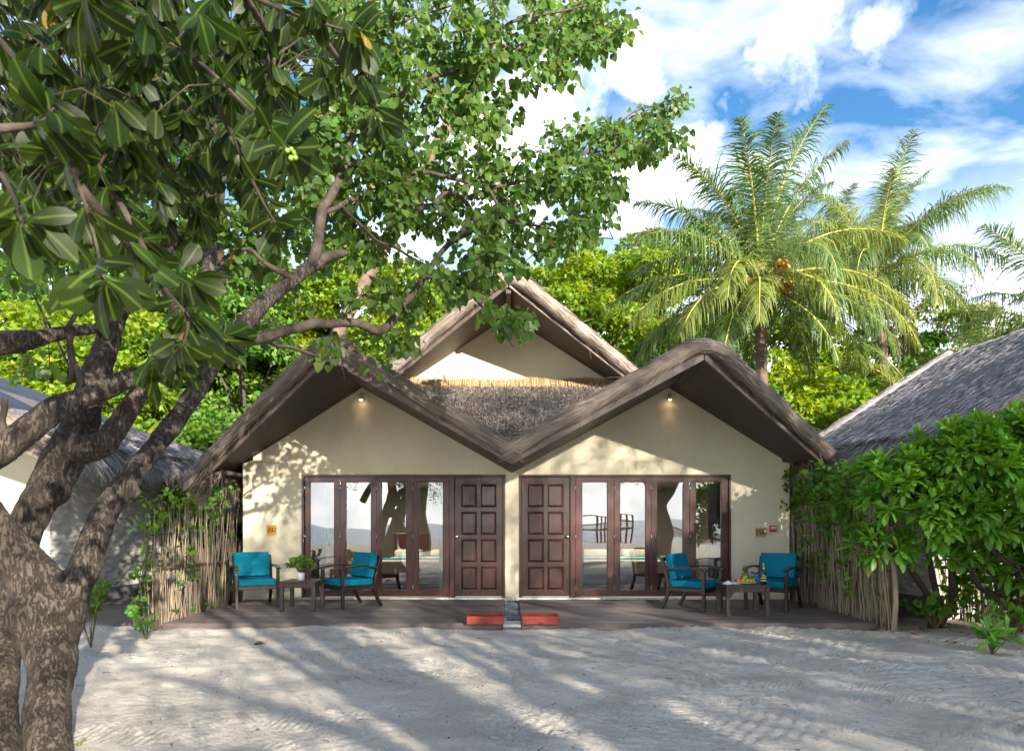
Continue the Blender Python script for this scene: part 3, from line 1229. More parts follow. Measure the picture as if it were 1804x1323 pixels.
# valley roof between the front gables
vq = [(-0.28, -2.08, 2.44), (0.28, -2.08, 2.44), (2.85, 3.42, 4.42), (-2.85, 3.42, 4.42)]
MB().prism(vq, (0, 0, 0.1)).build('valley_thatch', M_thatch, house)
vq2 = [(x, y, z + .1) for x, y, z in vq]
P = quad_points(vq2, 19000)
n = len(P)
keep = rng.random(n) < np.clip(0.35 + (P[:, 1] + 2) / 4, 0.3, 1)
P = P[keep]
n = len(P)
D = np.array([0, -1, -.20]) + np.array([0, 0, 1.]) * rng.uniform(-.1, .9, n)[:, None] + np.array([1., 0, 0]) * rng.normal(0, .35, n)[:, None]
strands('straw', P, D, rng.uniform(.09, .2, n), rng.uniform(.007, .017, n), M_strawvalley, house, bend=.5)
# golden mat strip laid against the gable wall
n = 2400
n = 3200
P = np.stack([rng.uniform(-2.4, 2.5, n), rng.uniform(3.04, 3.14, n), np.full(n, 4.30)], 1)
P[:, 2] = 4.40 + rng.uniform(0, .04, n)
D = np.stack([rng.normal(0, .06, n), rng.normal(.9, .05, n), np.ones(n)], 1)
strands('straw_band', P, D, rng.uniform(.27, .36, n) + 0.03 * np.sin(P[:, 0] * 5), rng.uniform(.008, .018, n), M_strawgold, house, bend=.05)

# ---- joinery
def glazing(x0, x1, door, leaves, tag_side):
    """one glazed front: outer frame, a panelled door and folding glass leaves"""
    FYo = -0.025
    t = .035
    fr = MB()
    fr.box(x0, x0 + t, FYo, .14, FZ0, FZ1).box(x1 - t, x1, FYo, .14, FZ0, FZ1).box(x0 + t, x1 - t, FYo, .14, FZ1 - t, FZ1)
    post = (leaves[0][0] if tag_side > 0 else leaves[-1][1])
    a, b = (door[1], leaves[0][0]) if tag_side > 0 else (leaves[-1][1], door[0])
    fr.box(a + .003, b - .003, FYo + .004, .13, FZ0, FZ1 - t)
    fo = fr.build('door_frame', M_frame, house, bevel=.004)
    MB().box(x0 - .06, x1 + .06, -.035, .2, 0.03, FZ0 - .003).build('sill', M_sill, house, bevel=.006)
    # panelled door
    d0, d1 = door
    z0, z1 = FZ0 + .03, FZ1 - t - .005
    w = d1 - d0
    cols = [(d0 + .115, d0 + w / 2 - .032), (d0 + w / 2 + .032, d1 - .115)]
    H = z1 - z0
    rows = [(z0 + .10 + i * (H - .15) / 4 + .0, z0 + .10 + (i + 1) * (H - .15) / 4 - .075) for i in range(4)]
    dm = MB().box(d0 + .006, d1 - .006, .045, .075, z0, z1)
    xs = [d0 + .006, cols[0][0], cols[0][1], cols[1][0], cols[1][1], d1 - .006]
    for i in (0, 2, 4):
        dm.box(xs[i], xs[i + 1], .02, .045, z0, z1)
    zs = [z0] + [q for r_ in rows for q in r_] + [z1]
    for k in range(0, len(zs), 2):
        for c in cols:
            dm.box(c[0], c[1], .02, .045, zs[k], zs[k + 1])
    dr = dm.build('panelled_door', M_door, house, bevel=.004)
    for c in cols:
        for r_ in rows:
            p = MB()
            a0, a1, b0, b1 = c[0] + .006, c[1] - .006, r_[0] + .006, r_[1] - .006
            i = .035
            p.add([(a0, .044, b0), (a1, .044, b0), (a1, .044, b1), (a0, .044, b1), (a0 + i, .018, b0 + i), (a1 - i, .018, b0 + i), (a1 - i, .018, b1 - i), (a0 + i, .018, b1 - i)],
                  [(0, 1, 5, 4), (1, 2, 6, 5), (2, 3, 7, 6), (3, 0, 4, 7), (4, 5, 6, 7)])
            p.build('door_panel', M_door, dr, bevel=.003)
    hx = d0 + .045 if tag_side < 0 else d1 - .045
    MB().lathe([(.028, 0), (.028, .006), (.011, .012), (.011, .03), (.024, .036), (.029, .05), (.024, .064), (.008, .07)], 16,
               Matrix.Translation((hx, .02, 1.175)) @ Matrix.Rotation(R(90), 4, 'X')).build('door_knob', M_steel, dr, smooth=True)
    MB().box(d0 + .02, d1 - .02, -.01, .02, FZ0 + .002, FZ0 + .024).build('threshold', M_steel, house)
    # folding leaves
    for k, (a, b, pa, pb) in enumerate(leaves):
        zt, zb_ = FZ1 - t - .006, FZ0 + .02
        pz0, pz1 = EYE + (922 - 1040) / 100, EYE + (922 - 848.3) / 100
        m = MB()
        ya, yb = .0, .045
        m.box(a + .003, pa, ya, yb, zb_, zt).box(pb, b - .003, ya, yb, zb_, zt)
        m.box(pa, pb, ya, yb, pz1, zt).box(pa, pb, ya, yb, zb_, pz0)
        # glazing bead
        for (q0, q1, r0, r1) in ((pa, pa + .012, pz0, pz1), (pb - .012, pb, pz0, pz1)):
            m.box(q0, q1, .012, .034, r0, r1)
        m.box(pa + .012, pb - .012, .012, .034, pz0, pz0 + .012).box(pa + .012, pb - .012, .012, .034, pz1 - .012, pz1)
        lf = m.build('glass_door', M_frame, house, bevel=.003)
        g = MB().add([(pa + .005, .025, pz0 + .005), (pb - .005, .025, pz0 + .005), (pb - .005, .025, pz1 - .005), (pa + .005, .025, pz1 - .005)], [(0, 1, 2, 3)])
        go = g.build('glass_pane', M_glass, lf, fixn=False)
        go.rotation_euler = (R(random.uniform(-.12, .12)), 0, 0)
        for hz in (1.98, 1.12, .22):
            MB().tube([(a + .004, -.008, hz), (a + .004, -.008, hz + .1)], .0075, 8).build('hinge', M_steel, lf, smooth=True)


def pxs(*a):
    return [(p - 902) / 100 for p in a]


ll = []
for (a, b, c, d) in ((537, 599, 545.6, 589), (599, 663, 609, 654), (663, 727, 671.5, 716), (727, 791.5, 737, 781)):
    q = pxs(a, b, c, d)
    ll.append(tuple(q))
glazing(LX0, LX1, tuple(pxs(800.5, 886.3)), ll, -1)
rl = []
for (a, b, c, d) in ((1014, 1082, 1025, 1070.5), (1082, 1147, 1091.7, 1137.8), (1147, 1215, 1157, 1203.7), (1215, 1283, 1225.6, 1271.4)):
    rl.append(tuple(pxs(a, b, c, d)))
glazing(RX0, RX1, tuple(pxs(918.4, 1004.5)), rl, 1)

# ---- rooms behind the glass
for (a, b, nm) in ((XL + .2, -.08, 'room'), (.08, XR - .2, 'room')):
    MB().box(a, b, .21, 6, -.02, .09).build('room_floor', M_infloor, house)
    MB().box(a, b, .21, 6, 2.262, 2.29).build('room_ceiling', M_inwall, house)
    MB().box(a, b, 5.0, 5.08, .09, 2.26).build('room_wall', M_inwall, house)
MB().box(-.08, .08, .21, 5.0, .09, 2.26).build('room_wall', M_inwall, house)
for x, y in ((-3.5, 1.2), (-3.2, 1.5), (-2.3, 1.4), (-1.6, 1.4), (1.6, 1.6), (2.6, 1.2), (3.6, 1.4), (3.3, 1.2)):
    MB().tube([(x, y, 2.255), (x, y, 2.261)], .028, 12).build('ceiling_spot', M_lamp, house)
for x in (-2.6, 2.6):
    ld = bpy.data.lights.new('room_light', 'AREA')
    ld.energy = 11
    ld.color = (1, .82, .6)
    ld.size = .5
    lo = link('room_light', ld)
    lo.location = (x, 2.2, 2.24)


def curtain(x0, x1, y):
    k = 40
    vs = []
    for i in range(k + 1):
        u = i / k
        x = x0 + (x1 - x0) * u
        yy = y + .035 * math.sin(u * (x1 - x0) * 75) + .01 * math.sin(u * 31)
        vs += [(x, yy, .12), (x, yy * .98 + .01, 2.2)]
    MB().add(vs, [(2 * i, 2 * i + 2, 2 * i + 3, 2 * i + 1) for i in range(k)]).build('curtain', M_linen, house, smooth=True)


curtain(-3.68, -3.36, .34)
curtain(-1.32, -1.10, .34)
curtain(1.08, 1.30, .34)
curtain(3.55, 3.86, .34)


def bed(name, label, x, y, w, l, rz=0):
    t = thing(name, label, 'bed', (x, y, .09), rz)
    MB().box(-w / 2, w / 2, 0, l, .05, .30).build('bed_base', M_frame, t, bevel=.01)
    MB().box(-w / 2 + .02, w / 2 - .02, .02, l - .02, .30, .58).build('mattress', M_linen, t, bevel=.05, seg=3)
    MB().box(-w / 2, w / 2, .25, .75, .55, .60).build('bed_runner', M_teal, t, bevel=.015)
    for s in (-1, 1):
        MB().box(s * w / 4 - .3, s * w / 4 + .3, l - .5, l - .1, .58, .74).build('pillow', M_linen, t, bevel=.06, seg=3)
    MB().box(-w / 2, w / 2, l, l + .06, .05, 1.1).build('headboard', M_frame, t, bevel=.01)
    return t


bed('bed', 'white bed seen dimly through the left bungalow glass', -1.9, 1.5, 1.6, 2.0)
bed('bed', 'white bed with teal runner seen through the right bungalow glass', 2.3, 1.6, 1.8, 2.0)

# ---- lamps under the gables
for (x, lab) in ((-2.64, 'a'), (2.76, 'b')):
    g = house
    fx = MB().lathe([(.02, 0), (.034, -.004), (.036, -.09), (.03, -.095)], 14, Matrix.Translation((x, -.10, 3.66))).build('gable_spotlight', M_sill, house, smooth=True)
    MB().box(x - .012, x + .012, -.11, -.004, 3.655, 3.675).build('lamp_bracket', M_soffit, fx)
    MB().lathe([(.001, 0), (.026, 0), (.026, -.004), (.001, -.004)], 12, Matrix.Translation((x, -.10, 3.564))).build('lamp_lens', M_lamp, fx)
    ld = bpy.data.lights.new('spotlight', 'SPOT')
    ld.energy = 0.3
    ld.color = (1, .75, .45)
    ld.spot_size = R(75)
    ld.spot_blend = .8
    ld.shadow_soft_size = .03
    lo = link('spotlight', ld)
    lo.location = (x, -.10, 3.55)
    lo.rotation_euler = (R(-3), 0, 0)

# cable under the right gable
MB().tube([W(1233, 630, 9.9), W(1228, 652, 10.3), W(1212, 672, 10.9), W(1190, 684, 11.6), W(1176, 680, 11.95)], .006, 6).build('lamp_cable', M_cable, house)

# ---- number plates, call box, socket
def plate(x0, x1, z0, z1, txt, label, col, shear, tcol, size):
    t = thing('number_plaque', label, 'number plaque', ((x0 + x1) / 2, 0, (z0 + z1) / 2))
    w, h = (x1 - x0) / 2, (z1 - z0) / 2
    MB().box(-w, w, -.012, -.002, -h, h).build('plate', col, t)
    rim = MB().box(-w - .012, w + .012, -.02, -.001, h, h + .012).box(-w - .012, w + .012, -.02, -.001, -h - .012, -h).box(-w - .012, -w, -.02, -.001, -h, h).box(w, w + .012, -.02, -.001, -h, h)
    rim.build('rim', M_wall, t)
    cu = bpy.data.curves.new('number', 'FONT')
    cu.body = txt
    cu.size = size
    cu.shear = shear
    cu.extrude = .002
    cu.offset = .0028
    cu.align_x = 'CENTER'
    cu.align_y = 'CENTER'
    cu.materials.append(tcol)
    tmp = bpy.data.objects.new('number_text', cu)
    COL.objects.link(tmp)
    me = bpy.data.meshes.new_from_object(tmp.evaluated_get(bpy.context.evaluated_depsgraph_get()))
    bpy.data.objects.remove(tmp)
    if not me.materials:
        me.materials.append(tcol)
    o = link('number', me, t)
    o.location = (0, -.015, 0)
    o.rotation_euler = (R(90), 0, 0)
    return t


M_orange = mat('orange_plaque', (0.72, 0.30, 0.02), 0.5, 0.3, var=.15)
M_tan = mat('tan_plaque', (0.50, 0.33, 0.15), 0.6, 0.3, var=.25, vscale=10)
M_brownink = mat('brown_ink', (0.13, 0.085, 0.05), 0.6, 0.3)
plate(-4.31, -4.15, 1.205, 1.365, '157', 'orange plaque reading 157 on the cream wall', M_orange, .35, M_black, .105)
plate(4.29, 4.47, 1.165, 1.325, '156', 'tan plaque reading 156 beside the red call box', M_tan, -.25, M_brownink, .115)
cb = thing('fire_call_box', 'small red fire call box on the wall right of the plaque', 'call box', (4.59, 0, 1.315))
MB().box(-.06, .06, -.04, -.001, -.055, .055).build('case', mat('call_box_red', (.5, .05, .06), .4), cb, bevel=.006)
MB().box(-.042, .042, -.0435, -.0405, -.01, .036).build('window', M_white, cb)
MB().box(-.03, .03, -.0455, -.0436, .008, .016).build('print_line', M_brownink, cb)
so = thing('wall_socket', 'grey wall socket low on the wall behind the left chair', 'socket', (-4.72, 0, .33))
MB().box(.0, .1, -.02, -.001, -.05, .05).build('cover', M_sill, so, bevel=.005)
MB().box(.03, .07, -.024, -.0205, -.02, .02).build('outlet', M_plinth, so)

# ================================================================= DECKS
def deck(x0, x1, name, label):
    t = thing(name, label, 'deck', (x0, 0, 0))
    w = x1 - x0
    pitch = .144
    y = -0.04
    k = 0
    gap = .007
    while y - pitch > -3.0 + .02:
        me = MB().box(0, w, -(pitch - gap), 0, DK - .028, DK + random.uniform(-.0015, .0015)).mesh('plank', M_deck)
        o = link('plank', me, t)
        o.location = (random.uniform(-.006, .006), y, 0)
        bv = o.modifiers.new('b', 'BEVEL')
        bv.width = .003
        bv.segments = 1
        y -= pitch
    MB().box(0, w, y - .008, y + .0, -.12, DK + .003).build('edge_board', M_deck, t, bevel=.004)
    MB().box(0.01, w - .01, y + .002, -.03, -.12, DK - .03).build('underframe', M_soffit, t)
    return t


deck(-4.66, -0.125, 'deck', 'brown plank deck under the left chairs and table')
deck(0.125, 4.86, 'deck', 'brown plank deck under the right chairs and fruit table')
# gravel strip between the decks
MB().box(-.12, .12, -2.95, -.04, -.1, DK - .045).build('gravel_bed', M_plinth).__setitem__('kind', 'structure')
n = 2600
P = np.stack([rng.uniform(-.118, .118, n), rng.uniform(-2.6, -.05, n), DK - .04 + rng.uniform(0, .02, n)], 1)
tv = np.array([[1, 0, 0], [0, 1, 0], [-1, 0, 0], [0, -1, 0], [0, 0, .7], [0, 0, -.7]])
tf = np.array([[0, 1, 4], [1, 2, 4], [2, 3, 4], [3, 0, 4], [1, 0, 5], [2, 1, 5], [3, 2, 5], [0, 3, 5]])
V, F, _ = scatter(tv, tf, P, frames(rnd_dirs(n)), rng.uniform(.007, .017, n))
gr = link('gravel', np_mesh('gravel', V, F, M_gravel))
gr['kind'] = 'stuff'
tag(gr, 'grey gravel strip between the two decks', 'gravel')
MB().box(-.118, .118, -2.94, -2.62, DK - .046, DK - .01).build('white_stone_slab', M_sill).__setitem__('kind', 'structure')
tag(bpy.data.objects['white_stone_slab'], 'pale worn slab at the front end of the gravel strip', 'slab')


def tray(x, label):
    t = thing('foot_wash_tray', label, 'tray', (x, -2.86, DK + .003), 0, 'red trays at the deck edge')
    w, d, h = .245, .165, .105
    m = MB()
    # front board with a small notch at its foot
    m.prism([(-w, -d, 0), (-.035, -d, 0), (-.03, -d, .018), (-.012, -d, .026), (.012, -d, .026), (.03, -d, .018), (.035, -d, 0), (w, -d, 0), (w, -d, h), (-w, -d, h)], (0, .02, 0))
    m.build('front_board', M_red, t, bevel=.003)
    MB().box(-w, w, d - .02, d, 0, h).build('back_board', M_red, t, bevel=.003)
    MB().box(-w, -w + .02, -d + .021, d - .021, 0, h).build('end_board', M_red, t, bevel=.003)
    MB().box(w - .02, w, -d + .021, d - .021, 0, h).build('end_board', M_red, t, bevel=.003)
    MB().box(-w + .021, w - .021, -d + .021, d - .021, .004, .02).build('bottom', M_red, t)
    return t


tray(-.352, 'red wooden tray at the edge of the left deck')
tray(.378, 'red wooden tray at the edge of the right deck')


# ================================================================= FURNITURE
def make_chair():
    t = thing('deck_chair', 'x', 'armchair', (0, 0, DK), 0, 'blue cushioned armchairs on the decks')
    hw = .31
    for s in (-1, 1):
        x0, x1 = (s * hw - .024, s * hw + .024)
        MB().box(x0, x1, -.325, -.275, 0, .605).build('front_leg', M_chairwood, t, bevel=.006)
        MB().ribbon([(.40, 0), (.33, .12), (.285, .24), (.275, .34), (.30, .48), (.345, .64), (.395, .80)], .048, x0, x1).build('rear_leg', M_chairwood, t, bevel=.004)
        arm = [(-.36 + .74 * i / 8, .615 + .05 * math.sin(math.pi * (i / 8) * .92) - .035 * (i / 8) ** 2) for i in range(9)]
        MB().ribbon(arm, .026, s * hw - .034, s * hw + .034).build('armrest', M_chairwood, t, bevel=.004)
        MB().box(s * hw - .015, s * hw + .015, -.275, .275, .285, .345).build('side_rail', M_chairwood, t, bevel=.004)
    MB().box(-hw + .024, hw - .024, -.32, -.285, .285, .345).build('front_rail', M_chairwood, t, bevel=.004)
    MB().box(-hw + .024, hw - .024, .26, .29, .29, .345).build('back_rail', M_chairwood, t, bevel=.004)
    MB().box(-hw + .024, hw - .024, .375, .405, .74, .80).build('top_rail', M_chairwood, t, bevel=.004)
    MB().box(-hw + .024, hw - .024, -.28, .26, .325, .343).build('seat_board', M_chairwood, t)
    sc = MB().box(-.28, .28, -.325, .265, .346, .452).build('seat_cushion', M_cushion, t, bevel=.022, seg=4)
    bc = MB().box(-.28, .28, -.055, .055, -.20, .20).build('back_cushion', M_cushion, t, bevel=.022, seg=4)
    bc.location = (0, .265, .655)
    bc.rotation_euler = (R(-14), 0, 0)
    for o in (sc, bc):
        ss = o.modifiers.new('s', 'SUBSURF')
        ss.levels = ss.render_levels = 0
        o.data.polygons.foreach_set('use_smooth', [True] * len(o.data.polygons))
        wn_ = o.modifiers.new('w', 'WEIGHTED_NORMAL')
    return t


ch = make_chair()
ch.location = (-4.17, -.98, DK + .002)
ch.rotation_euler = (0, 0, R(30))
ch['label'] = 'blue cushioned armchair against the left twig fence'
dup(ch, (-2.62, -1.03, DK + .002), R(-46), 'blue cushioned armchair in front of the left glass doors')
dup(ch, (2.84, -1.37, DK + .002), R(50), 'blue cushioned armchair in front of the right glass doors')
dup(ch, (4.08, -1.33, DK + .002), R(-40), 'blue cushioned armchair below the 156 plaque by the right fence')


def table(x, y, s, label, rz, brace):
    t = thing('side_table', label, 'side table', (x, y, DK + .002), rz)
    h = .45
    for i in range(5):
        w = 2 * s / 5
        MB().box(-s + i * w + .002, -s + (i + 1) * w - .002, -s, s, h - .03, h).build('top_slat', M_tablewood, t, bevel=.003)
    L_ = .038
    for sx in (-1, 1):
        for sy in (-1, 1):
            cx, cy = sx * (s - .03), sy * (s - .03)
            MB().box(cx - .028, cx + .028, cy - .028, cy + .028, 0, h - .031).build('leg', M_tablewood, t, bevel=.004)
    for sx in (-1, 1):
        MB().box(sx * (s - .03) - .014, sx * (s - .03) + .014, -s + .058, s - .058, h - .10, h - .031).build('apron', M_tablewood, t, bevel=.003)
    for sy in (-1, 1):
        c = sy * (s - .03)
        MB().box(-s + .058, s - .058, c - .014, c + .014, h - .10, h - .031).build('apron', M_tablewood, t, bevel=.003)
        if brace:
            for sx in (-1, 1):
                e = sx * (s - .058)
                MB().prism([(e, c - .014, h - .101), (e - sx * .07, c - .014, h - .101), (e, c - .014, h - .175)], (0, .028, 0)).build('brace', M_tablewood, t)
    return t


table(-3.26, -1.40, .27, 'dark square table holding the white plant pot', 0, False)
table(3.37, -2.02, .305, 'dark square table holding fruit and a bottle', R(-3), True)
TT = DK + .002 + .45 + .001

# ---- potted plant
pt = thing('potted_plant', 'leafy green plant in a white pot on the left table', 'potted plant', (-3.28, -1.42, TT))
MB().lathe([(.05, 0), (.055, .005), (.06, .12), (.057, .122), (.052, .10), (.03, .09)], 20).build('pot', M_white, pt, smooth=True)
n = 170
c = rnd_dirs(n)
c[:, 2] = np.abs(c[:, 2]) * 1.0 - .25
P = c * rng.uniform(.09, .19, n)[:, None] * np.array([1.15, 1, .8]) + np.array([0, 0, .23])
heart_v = np.array([[0, 0, 0], [0, .42, -.05], [0, 1.05, -.02], [-.30, .0, .05], [-.5, .32, .10], [-.30, .74, .06], [.30, .0, .05], [.5, .32, .10], [.30, .74, .06]])
heart_v[3:, 1] += -.04
heart_f = np.array([[0, 1, 4, 3], [1, 2, 5, 4], [0, 6, 7, 1], [1, 7, 8, 2]])
V, F, _ = scatter(heart_v, heart_f, P, frames(c + rng.normal(0, .5, (n, 3)), rng.uniform(-1, 1, n)), rng.uniform(.05, .085, n))
o = link('leaves', np_mesh('leaves', V, F, L_potted), pt)
o['kind'] = 'stuff'
sm = MB()
for i in range(0, n, 4):
    sm.tube([(0, 0, .09), tuple(P[i] * .6 + np.array([0, 0, .07])), tuple(P[i])], .0025, 4, cap=False)
sm.build('stems', M_stem, pt).__setitem__('kind', 'stuff')

# ---- fruit plate, bottle, pineapple, glasses, napkin
fx, fy = 3.42, -2.06
pl = thing('fruit_platter', 'oval white platter of oranges, apples and plums', 'platter', (fx - .02, fy, TT))
M_or, M_ga, M_rd, M_ye = (mat('orange_peel', (.75, .28, .02), .5, bump=.2, bscale=300), mat('green_apple_skin', (.28, .55, .03), .35), mat('plum_skin', (.20, .03, .03), .35), mat('lemon_peel', (.80, .60, .05), .5))
MB().lathe([(.08, 0), (.10, .004), (.165, .022), (.168, .027), (.10, .012), (.001, .010)], 28, Matrix.Diagonal((1.05, .72, 1, 1))).build('platter', M_white, pl, smooth=True)
FRUIT_LABELS = {(-.10, -.02): 'leftmost orange on the fruit platter', (-.045, -.045): 'orange just left of the front green apple', (.015, -.05): 'front green apple on the fruit platter',
                (.075, -.045): 'orange just right of the front green apple', (.115, -.01): 'yellow lemon at the right end of the platter', (-.13, .0): 'small dark plum at the left end of the platter',
                (-.07, .03): 'dark red plum behind the leftmost oranges', (.0, .02): 'large dark red plum in the middle of the platter', (.06, .025): 'yellow lemon at the back of the platter',
                (.005, -.01): 'green apple on top of the fruit pile', (-.02, -.03): 'smaller green apple perched beside the top one', (.09, .03): 'small dark plum at the right of the platter'}
for (dx, dy, dz, r, m, nm) in ((-.10, -.02, .045, .030, M_or, 'orange'), (-.045, -.045, .047, .032, M_or, 'orange'), (.015, -.05, .047, .032, M_ga, 'green_apple'), (.075, -.045, .046, .031, M_or, 'orange'), (.115, -.01, .042, .028, M_ye, 'lemon'),
                           (-.13, .0, .04, .022, M_rd, 'plum'), (-.07, .03, .045, .028, M_rd, 'plum'), (.0, .02, .048, .032, M_rd, 'plum'), (.06, .025, .045, .03, M_ye, 'lemon'), (.005, -.01, .095, .028, M_ga, 'green_apple'), (-.02, -.03, .085, .022, M_ga, 'green_apple'), (.09, .03, .07, .02, M_rd, 'plum')):
    f = thing(nm, 'x', 'fruit', (fx - .02 + dx, fy + dy, TT + dz - r * .9), 0, 'fruit piled on the platter')
    MB().ball((0, 0, r * .95), r, 14, 9, 1, 1, .93).build('flesh', m, f, smooth=True)
    MB().tube([(0, 0, r * 1.85), (.003, 0, r * 2.1)], .002, 5).build('stalk', M_stem, f)
    f['label'] = FRUIT_LABELS[(dx, dy)]
bt = thing('champagne_bottle', 'dark green champagne bottle with gold foil on the fruit table', 'bottle', (3.62, -2.20, TT))
MB().lathe([(.036, 0), (.040, .005), (.040, .13), (.036, .165), (.018, .205), (.0145, .235), (.0145, .28)], 24).build('glass_body', mat('green_bottle_glass', (.012, .03, .010), .08, .6, coat=.5), bt, smooth=True)
MB().lathe([(.0185, .205), (.0165, .235), (.0165, .285), (.018, .288), (.018, .30), (.012, .306)], 20).build('foil', mat('gold_foil', (.55, .36, .10), .35, metal=.9), bt, smooth=True)
MB().lathe([(.0405, .05), (.0408, .052), (.0408, .105), (.0405, .107)], 24).build('label_band', mat('yellow_label', (.55, .45, .16), .5), bt, smooth=True)
MB().lathe([(.0411, .07), (.0412, .071), (.0412, .088), (.0411, .089)], 24).build('label_stripe', M_black, bt, smooth=True)
pa = thing('pineapple', 'small pineapple standing behind the fruit platter', 'pineapple', (3.47, -1.86, TT))
pm = MB()
prof = [(.02, 0), (.05, .015), (.062, .05), (.064, .08), (.055, .12), (.03, .15), (.01, .156)]
pm.lathe(prof, 20)
pm.build('fruit_body', mat('pineapple_skin', (.20, .15, .05), .7, bump=1, bscale=40, bdist=.02), pa, smooth=True)
n = 46
tv = np.array([[-.5, 0, 0], [.5, 0, 0], [.35, .5, .1], [-.35, .5, .1], [.02, 1, .35], [-.02, 1, .35]])
tfb = np.array([[0, 1, 2, 3], [3, 2, 4, 5]])
D = rnd_dirs(n)
D[:, 2] = np.abs(D[:, 2]) + .5
V, F, _ = scatter(tv, tfb, np.tile([[0, 0, .15]], (n, 1)) + rng.normal(0, .006, (n, 3)), frames(D), np.stack([np.full(n, .016), rng.uniform(.06, .12, n), rng.uniform(.06, .12, n)], 1))
link('leaf_crown', np_mesh('leaf_crown', V, F, leaf_mat('pineapple_leaf', (.12, .19, .09), .2)), pa)
M_clear = bpy.data.materials.new('clear_glass')
M_clear.use_nodes = True
b_ = M_clear.node_tree.nodes['Principled BSDF']
b_.inputs['Transmission Weight'].default_value = 1
b_.inputs['Roughness'].default_value = .02
b_.inputs['IOR'].default_value = 1.2
b_.inputs['Base Color'].default_value = (.9, .95, 1, 1)
for i, (x, y) in enumerate(((3.53, -2.02), (3.575, -2.1))):
    g = thing('wine_glass', ('wine glass nearest the pineapple' if i == 0 else 'wine glass nearest the champagne bottle'), 'glass', (x, y, TT), 0, 'wine glasses on the fruit table')
    MB().lathe([(.03, 0), (.03, .002), (.005, .006), (.004, .07), (.02, .085), (.034, .11), (.034, .14), (.028, .165), (.027, .165), (.033, .14), (.033, .11), (.018, .088), (.001, .08)], 20).build('bowl', M_clear, g, smooth=True)
npk = thing('napkin', 'white folded napkin on the left corner of the fruit table', 'napkin', (3.19, -2.12, TT), R(8))
nm_ = MB()
V_ = []
for j in range(7):
    for i in range(15):
        x, y = -.13 + .26 * i / 14, -.05 + .10 * j / 6
        z = .012 + .03 * math.exp(-((x + .06) / .05) ** 2) * math.exp(-(y / .04) ** 2) + .008 * math.sin(i * 1.3 + j) + .006 * random.random()
        if j in (0, 6) or i in (0, 14):
            z = .002
        V_.append((x, y * (1 - .25 * i / 14), z))
nm_.add(V_, [(j * 15 + i, j * 15 + i + 1, j * 15 + i + 16, j * 15 + i + 15) for j in range(6) for i in range(14)])
nm_.build('cloth', M_linen, npk, smooth=True)


# ================================================================= NEIGHBOUR COTTAGES
lc = thing('thatched_cottage', 'white rough plastered cottage with sagging thatch on the left', 'cottage', (0, 0, 0))
LXW = -7.8
MB().box(-15, LXW - .18, -.5, -.32, -.1, 2.6).build('front_wall', M_wall, lc)
MB().box(LXW - .18, LXW, -.5, 9, .16, 2.6).build('side_wall', M_rough, lc)
MB().box(LXW - .18, LXW + .03, -.53, 9, -.1, .155).build('plinth', M_plinth, lc)
MB().prism([(-15, -.49, 2.603), (LXW - .01, -.49, 2.603), (-10.3, -.49, 4.2), (-13, -.49, 4.2)], (0, .15, 0)).build('gable_wall', M_wall, lc)
a, b, c, d = Vector((-7.15, -1.6, 2.42)), Vector((-6.95, 4.2, 2.62)), Vector((-10.3, 1.9, 4.05)), Vector((-10.3, -2.6, 4.05))
MB().prism([a, b, c, d], (0, 0, .26)).build('roof_thatch', M_thatchcool, lc)
MB().prism([d + Vector((.01, 0, 0)), c, (-14.5, 1.9, 2.2), (-14.5, -1.0, 2.2)], (0, 0, .26)).build('roof_thatch', M_thatchcool, lc)
u3 = Vector((0, 0, .27))
# a thin dark bluish layer covers the upper part of the slope
m1, m2 = a.lerp(d, .33), b.lerp(c, .33)
MB().prism([m1 + u3, m2 + u3, c + u3, d + u3], (0, 0, .02)).build('upper_roof_layer', M_darkroof, lc)
thatch_cover('straw', [a + u3, b + u3, m2 + u3 + Vector((0, 0, .03)), m1 + u3 + Vector((0, 0, .03))], 5200, (1, -.1, -.45), M_strawcool, lc, L=(.2, .45), lift=.22, side=.3)
fringe('eave_straw', a + Vector((0, 0, .2)), b + Vector((0, 0, .2)), (.6, -.1, 0), 3200, lc, (.3, .6), .9, M_strawcool)
fascia(d + Vector((0, -.02, -.02)), a + Vector((0, -.02, -.02)), .2, parent=lc)
thatch_roll([d + Vector((0, -.02, .3)), a + Vector((.05, -.02, .25))], .15, lc, n=2200, mtl=M_straw)

rc = thing('thatched_cottage', 'cottage on the right under a broad grey thatched slope', 'cottage', (0, 0, 0))
MB().box(6.4, 6.58, -1.6, 9, .26, 2.6).build('side_wall', M_rough, rc)
MB().box(6.37, 6.58, -1.62, 9, -.1, .255).build('plinth', M_plinth, rc)
MB().box(6.585, 13, -1.6, -1.42, -.1, 2.6).build('front_wall', M_rough, rc)
a, b, c, d = Vector((5.62, -3.7, 2.40)), Vector((5.62, .75, 2.62)), Vector((9.6, 2.9, 4.85)), Vector((9.25, -4.2, 4.58))
MB().prism([a, d, c, b], (0, 0, .24)).build('roof_thatch', M_thatchcool, rc)
MB().prism([d, (13, -3.9, 2.4), (13, 3, 2.4), c], (0, 0, .24)).build('roof_thatch', M_thatchcool, rc)
MB().prism([b, c, (9.6, 6.5, 2.6), (5.62, 3.5, 2.5)], (0, 0, .2)).build('roof_thatch', M_thatchcool, rc)
u3 = Vector((0, 0, .245))
thatch_cover('straw', [a + u3, b + u3, c + u3, d + u3], 42000, (-1, -.35, -.62), M_strawcool, rc, L=(.14, .34), Wd=(.007, .015), lift=.14, side=.16)
fringe('eave_straw', a + Vector((0, 0, .16)), b + Vector((0, 0, .18)), (-.6, -.1, 0), 3000, rc, (.25, .5), .8, M_strawcool)
